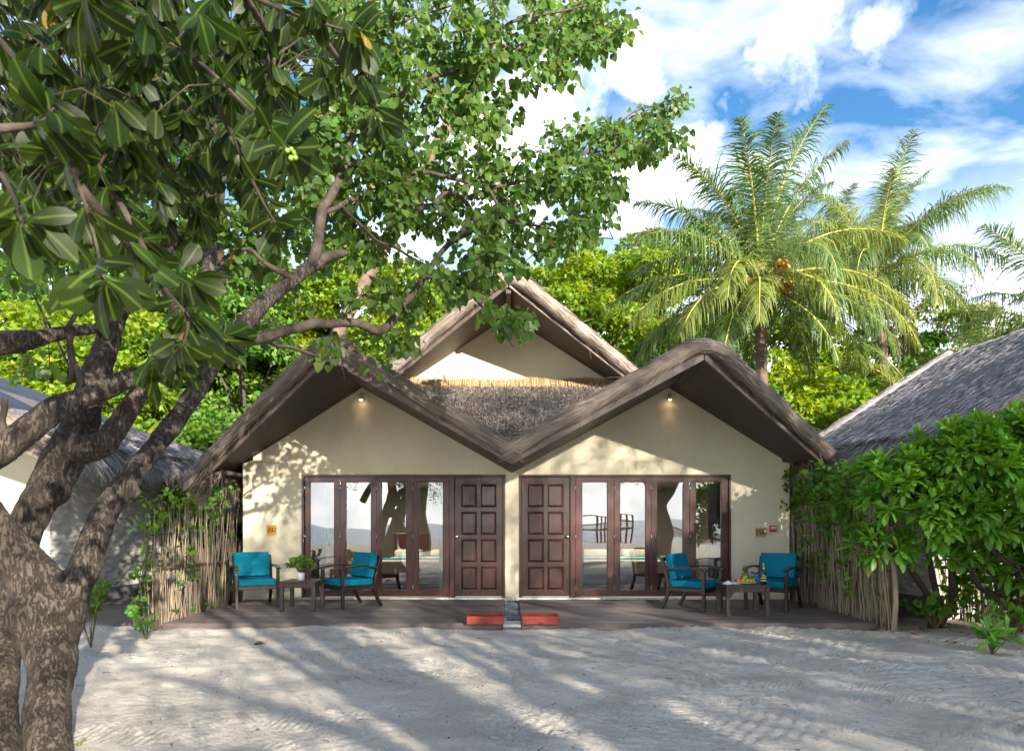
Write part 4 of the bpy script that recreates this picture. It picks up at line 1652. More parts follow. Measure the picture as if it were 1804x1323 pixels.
thatch_roll([b + Vector((0, .05, .26)), c + Vector((0, .05, .27))], .10, rc, n=1400, mtl=M_strawcool)

# ================================================================= LEAF TEMPLATES
def obovate(L=1.0, w=.36, curl=.25, fold=.12, seg=6, twist=0.0, tip=.62):
    """broad leaf: narrow at the stalk, widest beyond the middle; returns verts, quads, uv"""
    vs, uv = [], []
    for i in range(seg + 1):
        t = i / seg
        hw = w * .5 * float(np.interp(t, [0, .12, .3, .5, .68, .82, .92, 1], [.05, .24, .58, .86, 1.0, .95, .72, .16]))
        y = t * L
        z = -curl * t * t
        a = twist * t
        for sgn in (-1, 0, 1):
            x = sgn * hw
            zz = z + (fold * abs(x) * 2)
            vs.append((x * math.cos(a), y, zz + x * math.sin(a)))
            uv.append((sgn * hw / (w * .5) * .5, t))
    fs = []
    for i in range(seg):
        b = i * 3
        fs += [(b, b + 1, b + 4, b + 3), (b + 1, b + 2, b + 5, b + 4)]
    return np.array(vs), np.array(fs), np.array(uv)


# ================================================================= BIG BRANCHING TREE
tree = thing('branching_beach_tree', 'big gnarled multi-stemmed tree at the left with heart shaped leaves', 'tree', tuple(W(70, 1330, 4.1)))
TI = Matrix.Translation(-Vector(tree.location))


def limb(pts):
    return [W(p[0], p[1], p[2]) for p in pts], [p[3] * (.86 if p[3] > 24 else 1) / 2 * p[2] / 1200 for p in pts]


def smooth_path(P, Rr, it=2, sub=3):
    pts = [Vector(p) for p in P]
    out, rr = [], []
    n = len(pts)
    for i in range(n - 1):
        p0, p1, p2, p3 = pts[max(i - 1, 0)], pts[i], pts[i + 1], pts[min(i + 2, n - 1)]
        for k in range(sub):
            t = k / sub
            out.append(0.5 * ((2 * p1) + (p2 - p0) * t + (2 * p0 - 5 * p1 + 4 * p2 - p3) * t * t + (3 * p1 - 3 * p2 + p3 - p0) * t ** 3))
            rr.append(Rr[i] * (1 - t) + Rr[i + 1] * t)
    out.append(pts[-1])
    rr.append(Rr[-1])
    return out, rr


big = [
    [(90, 1460, 3.95, 116), (88, 1323, 4.08, 90), (87, 1230, 4.22, 82), (88, 1150, 4.36, 100), (82, 1080, 4.45, 124), (60, 1030, 4.45, 104), (20, 965, 4.4, 84), (-30, 900, 4.3, 72), (-110, 810, 4.2, 66)],
    [(95, 1120, 4.42, 104), (118, 1070, 4.5, 84), (138, 1031, 4.55, 60), (160, 965, 4.65, 54), (190, 895, 4.8, 50), (246, 818, 5.0, 42), (306, 747, 5.3, 40), (352, 680, 5.6, 38), (385, 625, 5.8, 38), (438, 562, 6.0, 34), (480, 520, 6.2, 32), (516, 493, 6.35, 28), (556, 465, 6.5, 26)],
    [(-2, 1460, 4.05, 100), (2, 1323, 4.2, 76), (0, 1200, 4.5, 68), (14, 1080, 4.9, 68), (38, 960, 5.0, 66), (60, 905, 5.05, 66), (84, 862, 5.1, 70), (112, 815, 5.15, 82), (135, 780, 5.2, 76), (153, 715, 5.3, 58), (172, 650, 5.45, 52), (192, 590, 5.6, 44), (222, 530, 5.8, 36), (262, 478, 6.0, 32), (300, 430, 6.2, 30), (332, 385, 6.4, 26), (370, 320, 6.6, 22), (430, 250, 6.9, 16)],
    [(128, 800, 5.15, 60), (170, 785, 5.1, 58), (196, 768, 5.1, 46), (230, 718, 5.15, 40), (268, 658, 5.2, 38), (292, 620, 5.3, 34), (330, 560, 5.5, 28), (362, 500, 5.7, 24), (372, 430, 5.9, 20), (372, 330, 6.1, 18), (378, 200, 6.4, 15), (392, 80, 6.7, 12), (400, -60, 7.0, 10)],
    [(262, 660, 5.18, 36), (215, 672, 5.0, 40), (164, 694, 4.9, 44), (110, 716, 4.8, 48), (60, 748, 4.7, 54), (0, 794, 4.6, 58), (-90, 850, 4.4, 60), (-200, 960, 4.3, 60)],
    [(200, 572, 5.6, 16), (160, 580, 5.4, 20), (116, 586, 5.2, 26), (75, 593, 5.0, 34), (30, 602, 4.9, 46), (-40, 612, 4.8, 54), (-140, 640, 4.6, 56), (-240, 760, 4.5, 60)],
]
tm = MB()
for L_ in big:
    P, Rr = limb(L_)
    P, Rr = smooth_path(P, Rr, sub=4)
    P2 = []
    for i, p in enumerate(P):
        P2.append(p + Vector((noise.noise(p * 3.0), 0, noise.noise(p * 3.0 + Vector((9, 9, 9))))) * Rr[i] * .25)
    Rr = [r * (1 + .10 * noise.noise(p * 5)) for r, p in zip(Rr, P)]
    tm.tube(P2, Rr, 14, M=TI)
# knots and stubs
for (px, py, d, r) in ((92, 862, 5.05, .13), (236, 868, 4.93, .05), (176, 650, 5.4, .10), (60, 1085, 4.38, .16), (560, 466, 6.5, .062), (128, 1078, 4.45, .10)):
    tm.ball(TI @ W(px, py, d), r, 12, 8)
trunk = tm.build('trunk', M_bark, tree, fixn=True)
rm = trunk.modifiers.new('r', 'REMESH')
rm.mode = 'VOXEL'
rm.voxel_size = .016
rm.use_smooth_shade = True
sm_ = trunk.modifiers.new('s', 'SMOOTH')
sm_.iterations = 5
sm_.factor = .6
tx = bpy.data.textures.new('lumps', 'CLOUDS')
tx.noise_scale = .10
tx.noise_depth = 3
dm_ = trunk.modifiers.new('d', 'DISPLACE')
dm_.texture = tx
dm_.strength = .022
dm_.texture_coords = 'LOCAL'
tx2 = bpy.data.textures.new('bark_ridges', 'CLOUDS')
tx2.noise_scale = .022
tx2.noise_depth = 2
dm2 = trunk.modifiers.new('d2', 'DISPLACE')
dm2.texture = tx2
dm2.strength = .012
dm2.texture_coords = 'LOCAL'

small = [
    [(405, 612, 5.9, 22), (433, 603, 6.0, 20), (500, 583, 6.3, 18), (583, 570, 6.7, 16), (632, 571, 7.0, 15), (672, 584, 7.2, 17), (699, 553, 7.3, 15), (732, 510, 7.5, 12), (749, 487, 7.6, 11), (790, 430, 7.8, 9), (850, 380, 8.0, 6), (905, 340, 8.2, 4)],
    [(398, 622, 5.9, 9), (440, 604, 6.3, 8), (490, 608, 7.0, 7), (543, 623, 7.8, 6), (589, 640, 8.6, 5), (610, 650, 8.9, 3)],
    [(548, 470, 6.45, 22), (562, 408, 6.5, 18), (570, 369, 6.6, 18), (586, 335, 6.7, 17), (610, 286, 6.9, 13), (618, 204, 7.1, 11), (640, 120, 7.3, 9), (650, 20, 7.5, 7), (655, -60, 7.6, 6)],
    [(572, 380, 6.6, 9), (600, 362, 6.7, 9), (635, 347, 6.9, 8), (684, 339, 7.1, 6), (730, 350, 7.3, 4), (790, 380, 7.6, 3)],
    [(556, 465, 6.5, 22), (590, 451, 6.6, 17), (612, 446, 6.7, 10)],
    [(590, 300, 6.8, 10), (622, 245, 6.9, 9), (655, 196, 7.0, 9), (700, 165, 7.2, 9), (745, 143, 7.4, 8), (800, 124, 7.6, 7), (851, 98, 7.8, 6.5), (870, 70, 7.9, 6), (900, 40, 8.0, 5), (985, 20, 8.2, 4), (1063, 4, 8.4, 3)],
    [(851, 98, 7.8, 6), (905, 88, 8.0, 5), (949, 86, 8.1, 4), (1000, 92, 8.3, 4), (1051, 90, 8.5, 3), (1118, 68, 8.7, 2)],
    [(612, 290, 6.9, 9), (700, 300, 7.1, 8), (780, 310, 7.4, 7), (860, 330, 7.7, 7), (920, 318, 7.9, 6), (990, 288, 8.2, 5), (1050, 262, 8.4, 4.5), (1085, 220, 8.6, 4), (1130, 192, 8.8, 3), (1190, 176, 9.0, 2)],
    [(1040, 268, 8.4, 4), (1100, 258, 8.6, 3.2), (1165, 246, 8.9, 2.6), (1207, 236, 9.0, 2)],
    [(860, 330, 7.7, 6), (900, 390, 7.9, 5), (960, 400, 8.1, 4), (1020, 420, 8.4, 3), (1080, 420, 8.6, 2)],
    [(749, 487, 7.6, 7), (800, 500, 7.8, 5), (850, 540, 8.0, 4), (880, 580, 8.2, 2.5), (905, 612, 8.3, 1.6)],
    [(516, 493, 6.3, 12), (470, 470, 6.2, 9), (440, 440, 6.3, 7), (400, 455, 6.3, 6), (360, 480, 6.3, 5)],
    [(378, 200, 6.4, 12), (440, 150, 6.6, 8), (520, 100, 6.9, 6), (600, 70, 7.2, 5), (700, 40, 7.5, 4), (800, 10, 7.8, 3)],
    [(372, 330, 6.1, 12), (420, 300, 6.3, 9), (470, 250, 6.5, 7), (520, 220, 6.7, 5), (580, 200, 7, 4)],
    [(125, 586, 5.2, 10), (126, 640, 5.1, 11), (122, 668, 5.0, 10)],
    [(12, 700, 4.65, 9), (10, 740, 4.65, 11), (14, 785, 4.6, 11)],
    [(150, 690, 5.0, 10), (138, 650, 5.0, 9), (126, 618, 5.0, 5)],
    [(300, 430, 6.2, 14), (250, 380, 6.0, 10), (190, 330, 5.9, 8), (120, 300, 5.8, 6), (40, 260, 5.6, 5), (-60, 240, 5.5, 4)],
    [(372, 480, 5.9, 13), (368, 380, 6.3, 14), (366, 250, 6.6, 12), (360, 120, 7, 9)],
    [(392, 500, 6.4, 12), (388, 400, 6.6, 12), (392, 300, 6.8, 10), (410, 200, 7, 8)],
    [(116, 583, 5.2, 9), (150, 520, 5.2, 7), (140, 450, 5.2, 5), (90, 400, 5.2, 4), (30, 380, 5.2, 3)],
    [(200, 720, 5.1, 6), (120, 640, 5.5, 5), (60, 520, 5.8, 4), (0, 440, 6, 3)],
    [(600, 362, 6.7, 6), (660, 420, 6.9, 5), (700, 440, 7.1, 5), (760, 470, 7.3, 3)],
    [(685, 339, 7.1, 7), (740, 370, 7.3, 8), (800, 340, 7.6, 8), (840, 395, 7.8, 9), (790, 430, 7.8, 10)],
]
nodes = []
for L_ in small:
    P, Rr = limb(L_)
    P, Rr = smooth_path(P, Rr, sub=3)
    P = [p + Vector((noise.noise(p * 6), noise.noise(p * 6 + Vector((5, 0, 0))), noise.noise(p * 6 + Vector((0, 7, 0))))) * .03 for p in P]
    MB().tube(P, Rr, 9, M=TI, jit=.05).build('branch', M_branch, tree, smooth=True, fixn=False)
    nodes += [tuple(p) for p in P[2:]]
for L_ in big:
    P, Rr = limb(L_)
    nodes += [tuple(p) for p in P[-5:]]

# leafy clusters joined to the branches by twigs that grow outward
ell = [(800, 45, 290, 75, 150), (1040, 45, 75, 58, 34), (960, 120, 60, 45, 13), (700, 175, 170, 110, 92), (865, 195, 55, 55, 17), (780, 335, 165, 75, 80), (950, 300, 115, 45, 42),
       (1075, 262, 85, 40, 34), (1140, 215, 45, 32, 8), (1185, 240, 25, 12, 5), (1190, 180, 22, 8, 4), (1055, 335, 45, 55, 20), (1010, 395, 60, 40, 18), (890, 430, 110, 45, 36), (620, 260, 130, 100, 60), (540, 330, 90, 90, 22), (740, 495, 85, 50, 15),
       (620, 420, 60, 45, 16), (500, 450, 90, 60, 22), (905, 570, 22, 34, 9), (862, 545, 20, 20, 4), (640, 545, 110, 40, 9), (300, 260, 320, 200, 230), (120, 430, 180, 80, 26), (420, 520, 130, 90, 10), (1000, 225, 40, 30, 5), (575, 612, 22, 12, 4), (650, 655, 8, 18, 1),
       (330, 360, 150, 70, 22), (820, 480, 70, 30, 14), (690, 600, 40, 22, 5), (40, 640, 60, 20, 2)]
cl_pts = []
for cx, cy, rx, ry, k in ell:
    for _ in range(int(k * 1.15)):
        while True:
            u, v = random.uniform(-1, 1), random.uniform(-1, 1)
            if u * u + v * v < 1:
                break
        px, py = cx + rx * u, cy + ry * v
        d = 5.9 + 2.6 * min(1, max(0, px / 1150)) + random.uniform(-.7, .9)
        d = min(d, 9.2)
        cl_pts.append(W(px, py, d))
nodeA = np.array(nodes)
cp = np.array([tuple(p) for p in cl_pts])
base_d = np.min(np.linalg.norm(cp[:, None] - nodeA[None], axis=2), axis=1)
order = np.argsort(base_d)
twm = MB()
net = list(nodes)
LP, LD, LS = [], [], []
for i in order:
    p = Vector(cp[i])
    A = np.array(net)
    dd = np.linalg.norm(A - cp[i], axis=1)
    q = Vector(A[int(np.argmin(dd))])
    l = (p - q).length
    if l < .04:
        continue
    mid = q.lerp(p, .5) + Vector((random.uniform(-.12, .12), random.uniform(-.12, .12), .10)) * l * 1.1
    twm.tube([q, mid, p], [.006 + .004 * min(1, l), .005, .003], 5, cap=False, M=TI)
    net += [tuple(mid), tuple(p)]
    nl = random.randint(11, 19)
    along = (p - q).normalized()
    for k in range(nl):
        s = random.random()
        base = mid.lerp(p, s) if random.random() < .45 else p
        off = Vector((random.gauss(0, 1), random.gauss(0, 1), random.gauss(0, .8)))
        off = off.normalized() * random.uniform(.03, .17)
        LP.append(tuple(base + off))
        dr = off.normalized() * .55 + Vector((0, 0, -1)) * random.uniform(.35, 1.3) + along * .35
        LD.append(tuple(dr))
        LS.append(random.uniform(.045, .115))
twm.build('twigs', M_branch, tree, fixn=False)['kind'] = 'stuff'
LP, LD, LS = np.array(LP), np.array(LD), np.array(LS)
face = np.array([0., -1., .35]) + rng.normal(0, .75, (len(LP), 3))
Mx = frames(LD, rng.normal(0, .3, len(LP)), face)
TL = np.array(tuple(tree.location))
# the leaves that show largest are leaves of their own
depth = LP[:, 1] + 12
show = np.argsort(depth / LS)[:300]
rest = np.setdiff1d(np.arange(len(LP)), show)
hv = heart_v.copy()
V, F, _ = scatter(hv, heart_f, LP[rest] - TL, Mx[rest], LS[rest])
o = link('leaves', np_mesh('leaves', V, F, L_heart, smooth=True), tree)
o['kind'] = 'stuff'
hm = np_mesh('leaf', hv, heart_f, L_heart, smooth=True)
for i in show:
    o = link('leaf', hm, tree)
    M4 = Matrix([list(Mx[i][r] * LS[i]) + [0] for r in range(3)] + [[0, 0, 0, 1]])
    o.matrix_local = Matrix.Translation(Vector(LP[i] - TL)) @ M4
# a few yellow leaves
k = 36
idx = rng.choice(rest, k)
V, F, _ = scatter(hv, heart_f, LP[idx] - TL + rng.normal(0, .05, (k, 3)) - np.array([0, .06, 0]), Mx[idx], LS[idx])
o = link('yellow_leaves', np_mesh('yellow_leaves', V, F, L_yellow), tree)
o['kind'] = 'stuff'

# ================================================================= NEAR OVERHANGING BRANCHES (broad leaves)
near = thing('overhanging_tree', 'broad-leaved tree reaching in from the top left over the camera', 'tree', (-4.6, -13.6, 0))
NI = Matrix.Translation(-Vector(near.location))
NL = np.array(tuple(near.location))
hub = Vector((-3.3, -12.6, 3.5))
MB().tube([(-4.6, -13.6, -.1), (-4.5, -13.5, .8), (-4.1, -13.3, 2.0), (-3.6, -12.9, 3.0), tuple(hub), (-2.9, -11.6, 4.1), (-2.4, -10.6, 4.6)], [.26, .22, .19, .15, .12, .09, .05], 14, M=NI, jit=.05).build('trunk', M_bark, near, smooth=True)
nb = [
    [(-420, -150, 2.9), (-150, -60, 2.6), (40, 120, 2.2), (140, 330, 1.95), (186, 505, 1.75)],
    [(-300, -350, 3.1), (60, -80, 2.8), (250, 50, 2.6), (345, 105, 2.4), (440, 195, 2.3), (505, 262, 2.2)],
    [(-60, -400, 3.1), (250, -150, 2.8), (420, -20, 2.6), (545, 35, 2.5), (640, 60, 2.5)],
    [(40, 120, 2.2), (150, 260, 2.4), (235, 400, 2.4), (285, 500, 2.3), (330, 560, 2.25), (322, 610, 2.2)],
    [(345, 105, 2.4), (400, 220, 2.7), (450, 330, 2.9), (488, 398, 2.9)],
    [(-420, 100, 2.3), (-180, 180, 2.0), (-60, 230, 1.8), (15, 330, 1.7), (40, 400, 1.65)],
    [(-60, 230, 1.8), (60, 220, 1.9), (95, 190, 1.9)],
    [(250, 50, 2.6), (240, 150, 2.7), (260, 260, 2.8), (300, 330, 2.9)],
    [(140, 330, 1.95), (215, 420, 2.1), (260, 470, 2.3), (350, 495, 2.5)],
    [(285, 500, 2.3), (330, 590, 2.5), (380, 600, 2.7), (400, 590, 2.8)],
    [(545, 35, 2.5), (600, 110, 2.8), (640, 160, 3.0), (668, 215, 3.1)],
    [(-150, -60, 2.6), (120, -60, 2.3), (150, 0, 2.1)],
    [(420, -20, 2.6), (470, 60, 2.9), (480, 150, 3.1), (470, 240, 3.2)],
]
tips = []
for L_ in nb:
    P = [W(*q) for q in L_]
    P, Rr = smooth_path(P, [.016 - .0135 * i / (len(P) - 1) for i in range(len(P))], sub=4)
    if L_[0][0] < -50 or L_[0][1] < -100:
        P = [hub] + P
        Rr = [.035] + Rr
    MB().tube(P, Rr, 7, M=NI).build('branch', M_branch, near, smooth=True, fixn=False)
    for i in range(3, len(P)):
        tips.append((P[i], (P[i] - P[i - 1]).normalized(), i == len(P) - 1))
fgt = [obovate(.92, .47, .25, .05, 7, .3), obovate(.92, .50, -.15, .06, 7, -.35), obovate(.95, .43, .5, .02, 7, .1), obovate(.9, .48, .10, .08, 7, .8), obovate(.8, .48, .35, -.05, 7, -.7)]
fgm = [np_mesh('leaf', v, f, L_fg, uv=u[f.ravel()], smooth=True) for v, f, u in fgt]
fgy = np_mesh('leaf', fgt[0][0], fgt[0][1], L_yellow, uv=fgt[0][2][fgt[0][1].ravel()], smooth=True)
LPn, LDn, LSn = [], [], []


def rosette(p, ax, n, s0, s1, spread=1.0, grav=.35):
    ax = Vector(ax).normalized()
    u = ax.orthogonal().normalized()
    w = ax.cross(u)
    ph = random.random() * 6.28
    for k in range(n):
        a = ph + k * 2.4 + random.uniform(-.3, .3)
        d = (u * math.cos(a) + w * math.sin(a)) * spread * random.uniform(.7, 1.2) + ax * random.uniform(.15, .8) + Vector((0, 0, -grav * random.uniform(.3, 1.6)))
        LPn.append(tuple(Vector(p) + d.normalized() * .012 - ax * random.uniform(0, .05)))
        LDn.append(tuple(d))
        LSn.append(random.uniform(s0, s1))


for p, dr, end in tips:
    if end:
        rosette(p, dr, 9, .105, .15)
    elif random.random() < .5:
        rosette(p, dr + Vector((0, 0, -.4)), 4, .10, .15)
# dense hanging sprays filling the upper left
sprays = []
for (cx, cy, rx, ry, k, d0, d1) in ((120, 90, 220, 150, 100, 3.2, 4.6), (380, 120, 220, 140, 75, 3.3, 4.6), (90, 260, 160, 110, 55, 3.0, 4.4), (300, 300, 150, 70, 20, 3.4, 4.6), (130, 60, 200, 110, 22, 2.0, 3.2), (380, 40, 190, 80, 19, 2.3, 3.3), (120, 230, 160, 100, 15, 2.2, 3.2), (310, 190, 170, 110, 22, 2.4, 3.6), (520, 60, 130, 60, 10, 2.6, 3.4), (60, 360, 90, 70, 6, 2.0, 2.8),
                               (420, 280, 90, 50, 6, 2.9, 3.6), (330, 380, 60, 40, 3, 3.0, 3.6), (610, 130, 50, 50, 4, 2.9, 3.5), (300, 640, 40, 30, 3, 2.4, 2.7), (360, 590, 50, 20, 3, 2.6, 2.9), (200, 330, 90, 60, 6, 2.6, 3.2)):
    for _ in range(k):
        while True:
            u, v = random.uniform(-1, 1), random.uniform(-1, 1)
            if u * u + v * v < 1:
                break
        sprays.append((W(cx + rx * u, cy + ry * v, random.uniform(d0, d1))))
twm = MB()
tipA = np.array([tuple(t[0]) for t in tips])
for p in sprays:
    j = int(np.argmin(np.linalg.norm(tipA - np.array(tuple(p)), axis=1)))
    q = Vector(tipA[j])
    mid = q.lerp(p, .5) + Vector((0, 0, .05))
    twm.tube([q, mid, p], [.004, .003, .002], 5, cap=False, M=NI)
    rosette(p, (p - q) + Vector((0, 0, -.35)), random.randint(7, 10), .075, .15, .9, 1.05)
twm.build('twigs', M_branch, near, fixn=False)['kind'] = 'stuff'
LPn, LDn, LSn = np.array(LPn), np.array(LDn), np.array(LSn)
n = len(LPn)
face = np.array([.1, -1., .3]) + rng.normal(0, .6, (n, 3))
Mn = frames(LDn, rng.normal(0, .3, n), face)
dep = LPn[:, 1] + 12
pxx = 902 + LPn[:, 0] / dep * 1200
pyy = 922 - (LPn[:, 2] - EYE) / dep * 1200
inv = (pxx > -60) & (pyy > -80)
sc_ = np.where(inv, dep / LSn, 1e6)
show = np.argsort(sc_)[:300]
rest = np.setdiff1d(np.arange(n), show)
for i in show:
    yel = random.random() < .02
    o = link('leaf', fgy if yel else random.choice(fgm), near)
    M4 = Matrix([list(Mn[i][r] * LSn[i]) + [0] for r in range(3)] + [[0, 0, 0, 1]])
    o.matrix_local = Matrix.Translation(Vector(LPn[i] - NL)) @ M4
V, F, uv = scatter(fgt[0][0], fgt[0][1], LPn[rest] - NL, Mn[rest], LSn[rest], fgt[0][2])
o = link('leaves', np_mesh('leaves', V, F, L_fg, uv=uv, smooth=True), near)
o['kind'] = 'stuff'
# a knot of small green fruit
fb = MB()
for k in range(7):
    fb.ball(NI @ (W(513 + random.uniform(-9, 9), 274 + random.uniform(-12, 12), 2.2)), .0085, 10, 7)
fb.build('green_fruit', mat('green_fruit_skin', (.20, .34, .05), .4), near, smooth=True)

# ================================================================= TWIG FENCES
twigs = []
for k in range(8):
    pts = [Vector((0, 0, 0))]
    x = y = 0
    for j in range(1, 7):
        x += random.gauss(0, .016)
        y += random.gauss(0, .016)
        pts.append(Vector((x, y, j / 6)))
    me = MB().tube(pts, [.0115, .0105, .010, .009, .0085, .007, .004], 6, jit=.08).mesh('twig', M_twig, True)
    twigs.append(me)


def twig_fence(name, label, A, B, count, h0, h1, lean=.05, rail=.78, zb=0.0, posts=True):
    A, B = Vector(A), Vector(B)
    t = thing(name, label, 'fence', tuple(A))
    dv = B - A
    nrm = Vector((dv.y, -dv.x, 0)).normalized()
    for i in range(count):
        u = (i + random.uniform(.1, .9)) / count
        p = dv * u + nrm * random.uniform(-.045, .045)
        o = link('twig', random.choice(twigs), t)
        h = random.uniform(h0, h1) * (1 if random.random() < .8 else random.uniform(.55, .9))
        th = random.uniform(.55, 1.15)
        o.location = (p.x, p.y, zb)
        o.rotation_euler = (random.gauss(0, lean), random.gauss(0, lean), random.uniform(0, 6.28))
        o.scale = (th, th, h)
    if posts:
        for u in (.01, .5, .99):
            p = dv * u + nrm * .05
            MB().tube([p + Vector((0, 0, zb - .1)), p + Vector((.01, 0, zb + .6)), p + Vector((.0, .01, zb + h0 * .82))], [.028, .026, .022], 8, jit=.05).build('post', M_twigdark, t, smooth=True)
    for zr, yo in ((rail, .065),):
        a, b = Vector((0, 0, zr)) + nrm * yo - dv * .02, dv * 1.0 + Vector((0, 0, zr - .02)) + nrm * yo
        MB().tube([a, a.lerp(b, .3) + Vector((0, 0, .012)), a.lerp(b, .7) - Vector((0, 0, .01)), b], [.026, .028, .024, .027], 6, jit=.12).build('rail', M_twigdark, t)
    MB().tube([Vector((0, 0, 1.25)) - nrm * .03, dv * .5 + Vector((0, 0, 1.28)) - nrm * .03, dv + Vector((0, 0, 1.22)) - nrm * .03], .012, 6, jit=.1).build('rail', M_twigdark, t)
    return t


twig_fence('twig_fence', 'open twig fence with thin vines left of the left deck', (-4.74, -3.05, 0), (-4.80, -.12, 0), 128, 1.25, 1.75, .045, .80)
tf2 = twig_fence('twig_fence', 'dense twig fence under thick vines right of the right deck', (4.93, -3.1, 0), (4.95, -.12, 0), 185, 1.35, 1.8, .055, .78)
MB().tube([(.03, -.04, -.05), (.05, -.06, .4), (.04, -.05, .8), (-.02, -.02, 1.15), (-.1, .05, 1.5)], [.034, .032, .03, .024, .012], 8, jit=.1).build('leaning_stick', M_twig, tf2, smooth=True)
twig_fence('twig_fence', 'far twig fence behind the bush at the right edge', (6.5, -1.7, 0), (6.75, -4.0, 0), 80, 1.1, 1.4, .06, .75, posts=False)


def vine(name, label, A, B, zlo, zhi, nstem, nleaf, thick=.14, top_bias=1.5, s=(.05, .095), leafm=None):
    A, B = Vector(A), Vector(B)
    t = thing(name, label, 'vine', tuple(A))
    dv = B - A
    nrm = Vector((dv.y, -dv.x, 0)).normalized()
    m = MB()
    pts_all = []
    for i in range(nstem):
        u = random.random()
        h = zlo + (zhi - zlo) * random.random() ** (1 / top_bias)
        p = dv * u + nrm * random.uniform(-.05, .05)
        pts = [p]
        z = 0
        while z < h:
            z += random.uniform(.12, .22)
            p = p + Vector((random.gauss(0, .03), random.gauss(0, .04), 0))
            pts.append(Vector((p.x, p.y, z)))
        # arching tip
        for k in range(3):
            q = pts[-1] + Vector((random.uniform(-.1, .1), random.uniform(-.1, .1), random.uniform(-.03, .07)))
            pts.append(q)
        m.tube(pts, .0045, 5, cap=False)
        pts_all.append(pts)
    m.build('stems', M_stem, t, fixn=False)['kind'] = 'stuff'
    P = []
    while len(P) < nleaf:
        pts = random.choice(pts_all)
        i = int(len(pts) * random.random() ** (1 / top_bias))
        i = min(i, len(pts) - 1)
        q = pts[i]
        if q.z < zlo * .5 and random.random() < .7:
            continue
        c = q + Vector((random.gauss(0, thick * .5), random.gauss(0, thick * .5), random.gauss(0, thick * .4)))
        for _ in range(random.randint(3, 6)):
            P.append(tuple(c + Vector((random.gauss(0, .045), random.gauss(0, .045), random.gauss(0, .04)))))
    P = np.array(P)
    n = len(P)
    D = rnd_dirs(n) + np.array([0, 0, -.5])
    fc = np.array([0, -.8, .6]) + rng.normal(0, .6, (n, 3))
    V, F, _ = scatter(heart_v, heart_f, P, frames(D, None, fc), rng.uniform(*s, n))
    o = link('leaves', np_mesh('leaves', V, F, leafm or L_vine, smooth=True), t)
    o['kind'] = 'stuff'
    return t


vine('climbing_vine', 'thin yellow-green vine climbing the left twig fence', (-4.76, -3.1, 0), (-4.86, -.3, 0), .5, 1.9, 22, 520, .10, 1.2, (.045, .08))
vine('climbing_vine', 'thick leafy vine heaped over the right twig fence', (5.0, -2.9, 0), (5.05, -.1, 0), 1.0, 2.05, 60, 3300, .20, 3.0, (.05, .09))


vine('climbing_vine', 'leafy vine smothering the far fence behind the shrub', (6.42, -1.9, 0), (6.68, -4.1, 0), .5, 1.7, 40, 2400, .2, 1.6, (.06, .10))

# ================================================================= SHRUBS
ob_b = [obovate(1, .34, .30, .14, 5, .2), obovate(1, .38, -.15, .18, 5, -.2), obovate(1, .32, .55, .10, 5, .1)]
bush_me = [np_mesh('leaf', v, f, L_bush, uv=u[f.ravel()], smooth=True) for v, f, u in ob_b]
bush = thing('broad_leaved_shrub', 'large glossy green shrub beside the right fence', 'shrub', (5.9, -2.7, 0))
BL = Vector(bush.location)
lobes = [(4.42, -3.8, 1.13, .32, .35, .20, 16), (4.75, -3.9, 1.75, .5, .5, .5, 54), (5.3, -4.0, 2.08, .55, .55, .5, 72), (5.95, -3.9, 2.22, .6, .6, .5, 72), (6.6, -3.8, 2.1, .6, .6, .55, 50), (5.05, -4.15, 1.42, .55, .4, .35, 50), (5.75, -4.2, 1.5, .6, .45, .42, 60), (6.5, -4.0, 1.5, .6, .45, .45, 44), (7.3, -3.6, 2.0, .8, .7, .8, 34), (4.6, -3.6, 2.0, .4, .35, .2, 20), (6.45, -3.7, .85, .5, .35, .35, 26), (6.9, -3.4, 1.4, .6, .4, .6, 40), (6.0, -3.4, 1.15, .5, .3, .3, 22), (5.45, -3.6, 1.0, .45, .3, .2, 14)]
ros = []
for (x, y, z, rx, ry, rz_, k) in lobes:
    for _ in range(int(k * 1.05)):
        d = Vector(rnd_dirs(1)[0])
        if d.y > .35:
            d.y *= -1
        if d.z < -.6:
            d.z *= -.5
        rr = random.uniform(.72, 1.05)
        ros.append((Vector((x + d.x * rx * rr, y + d.y * ry * rr, z + d.z * rz_ * rr)), Vector((d.x, d.y - .25, d.z + .75)).normalized()))
trunks = [[(5.85, -2.5, -.05), (5.78, -2.6, .32), (5.42, -2.9, .65), (5.0, -3.3, .92), (4.6, -3.6, 1.1)], [(5.88, -2.5, -.05), (5.80, -2.7, .38), (5.55, -3.0, .72), (5.25, -3.4, 1.1), (4.9, -3.8, 1.7)],
          [(5.9, -2.55, -.05), (5.95, -2.8, .35), (5.75, -3.1, .75), (5.6, -3.5, 1.2), (5.5, -3.8, 1.9)], [(6.55, -3.1, -.05), (6.45, -3.2, .35), (6.1, -3.4, .7), (5.8, -3.8, 1.05), (5.6, -4.0, 1.35)],
          [(6.6, -3.1, -.05), (6.5, -3.3, .45), (6.35, -3.5, .85), (6.4, -3.7, 1.3), (6.6, -3.8, 2.0)], [(6.5, -3.2, .25), (6.2, -3.2, .5), (5.9, -3.4, .6), (5.6, -3.7, .9)], [(6.65, -3.1, .1), (6.9, -3.3, .8), (7.3, -3.5, 1.4), (7.5, -3.6, 2)]]
for T_ in trunks:
    P, Rr = smooth_path([Vector(p) for p in T_], [.055 - .035 * i / (len(T_) - 1) for i in range(len(T_))], sub=3)
    MB().tube(P, Rr, 9, M=Matrix.Translation(-BL), jit=.08).build('stem', M_branch, bush, smooth=True)
tn = np.array([p for T_ in trunks for p in T_[2:]])
twm = MB()
bP, bD, bS = [], [], []
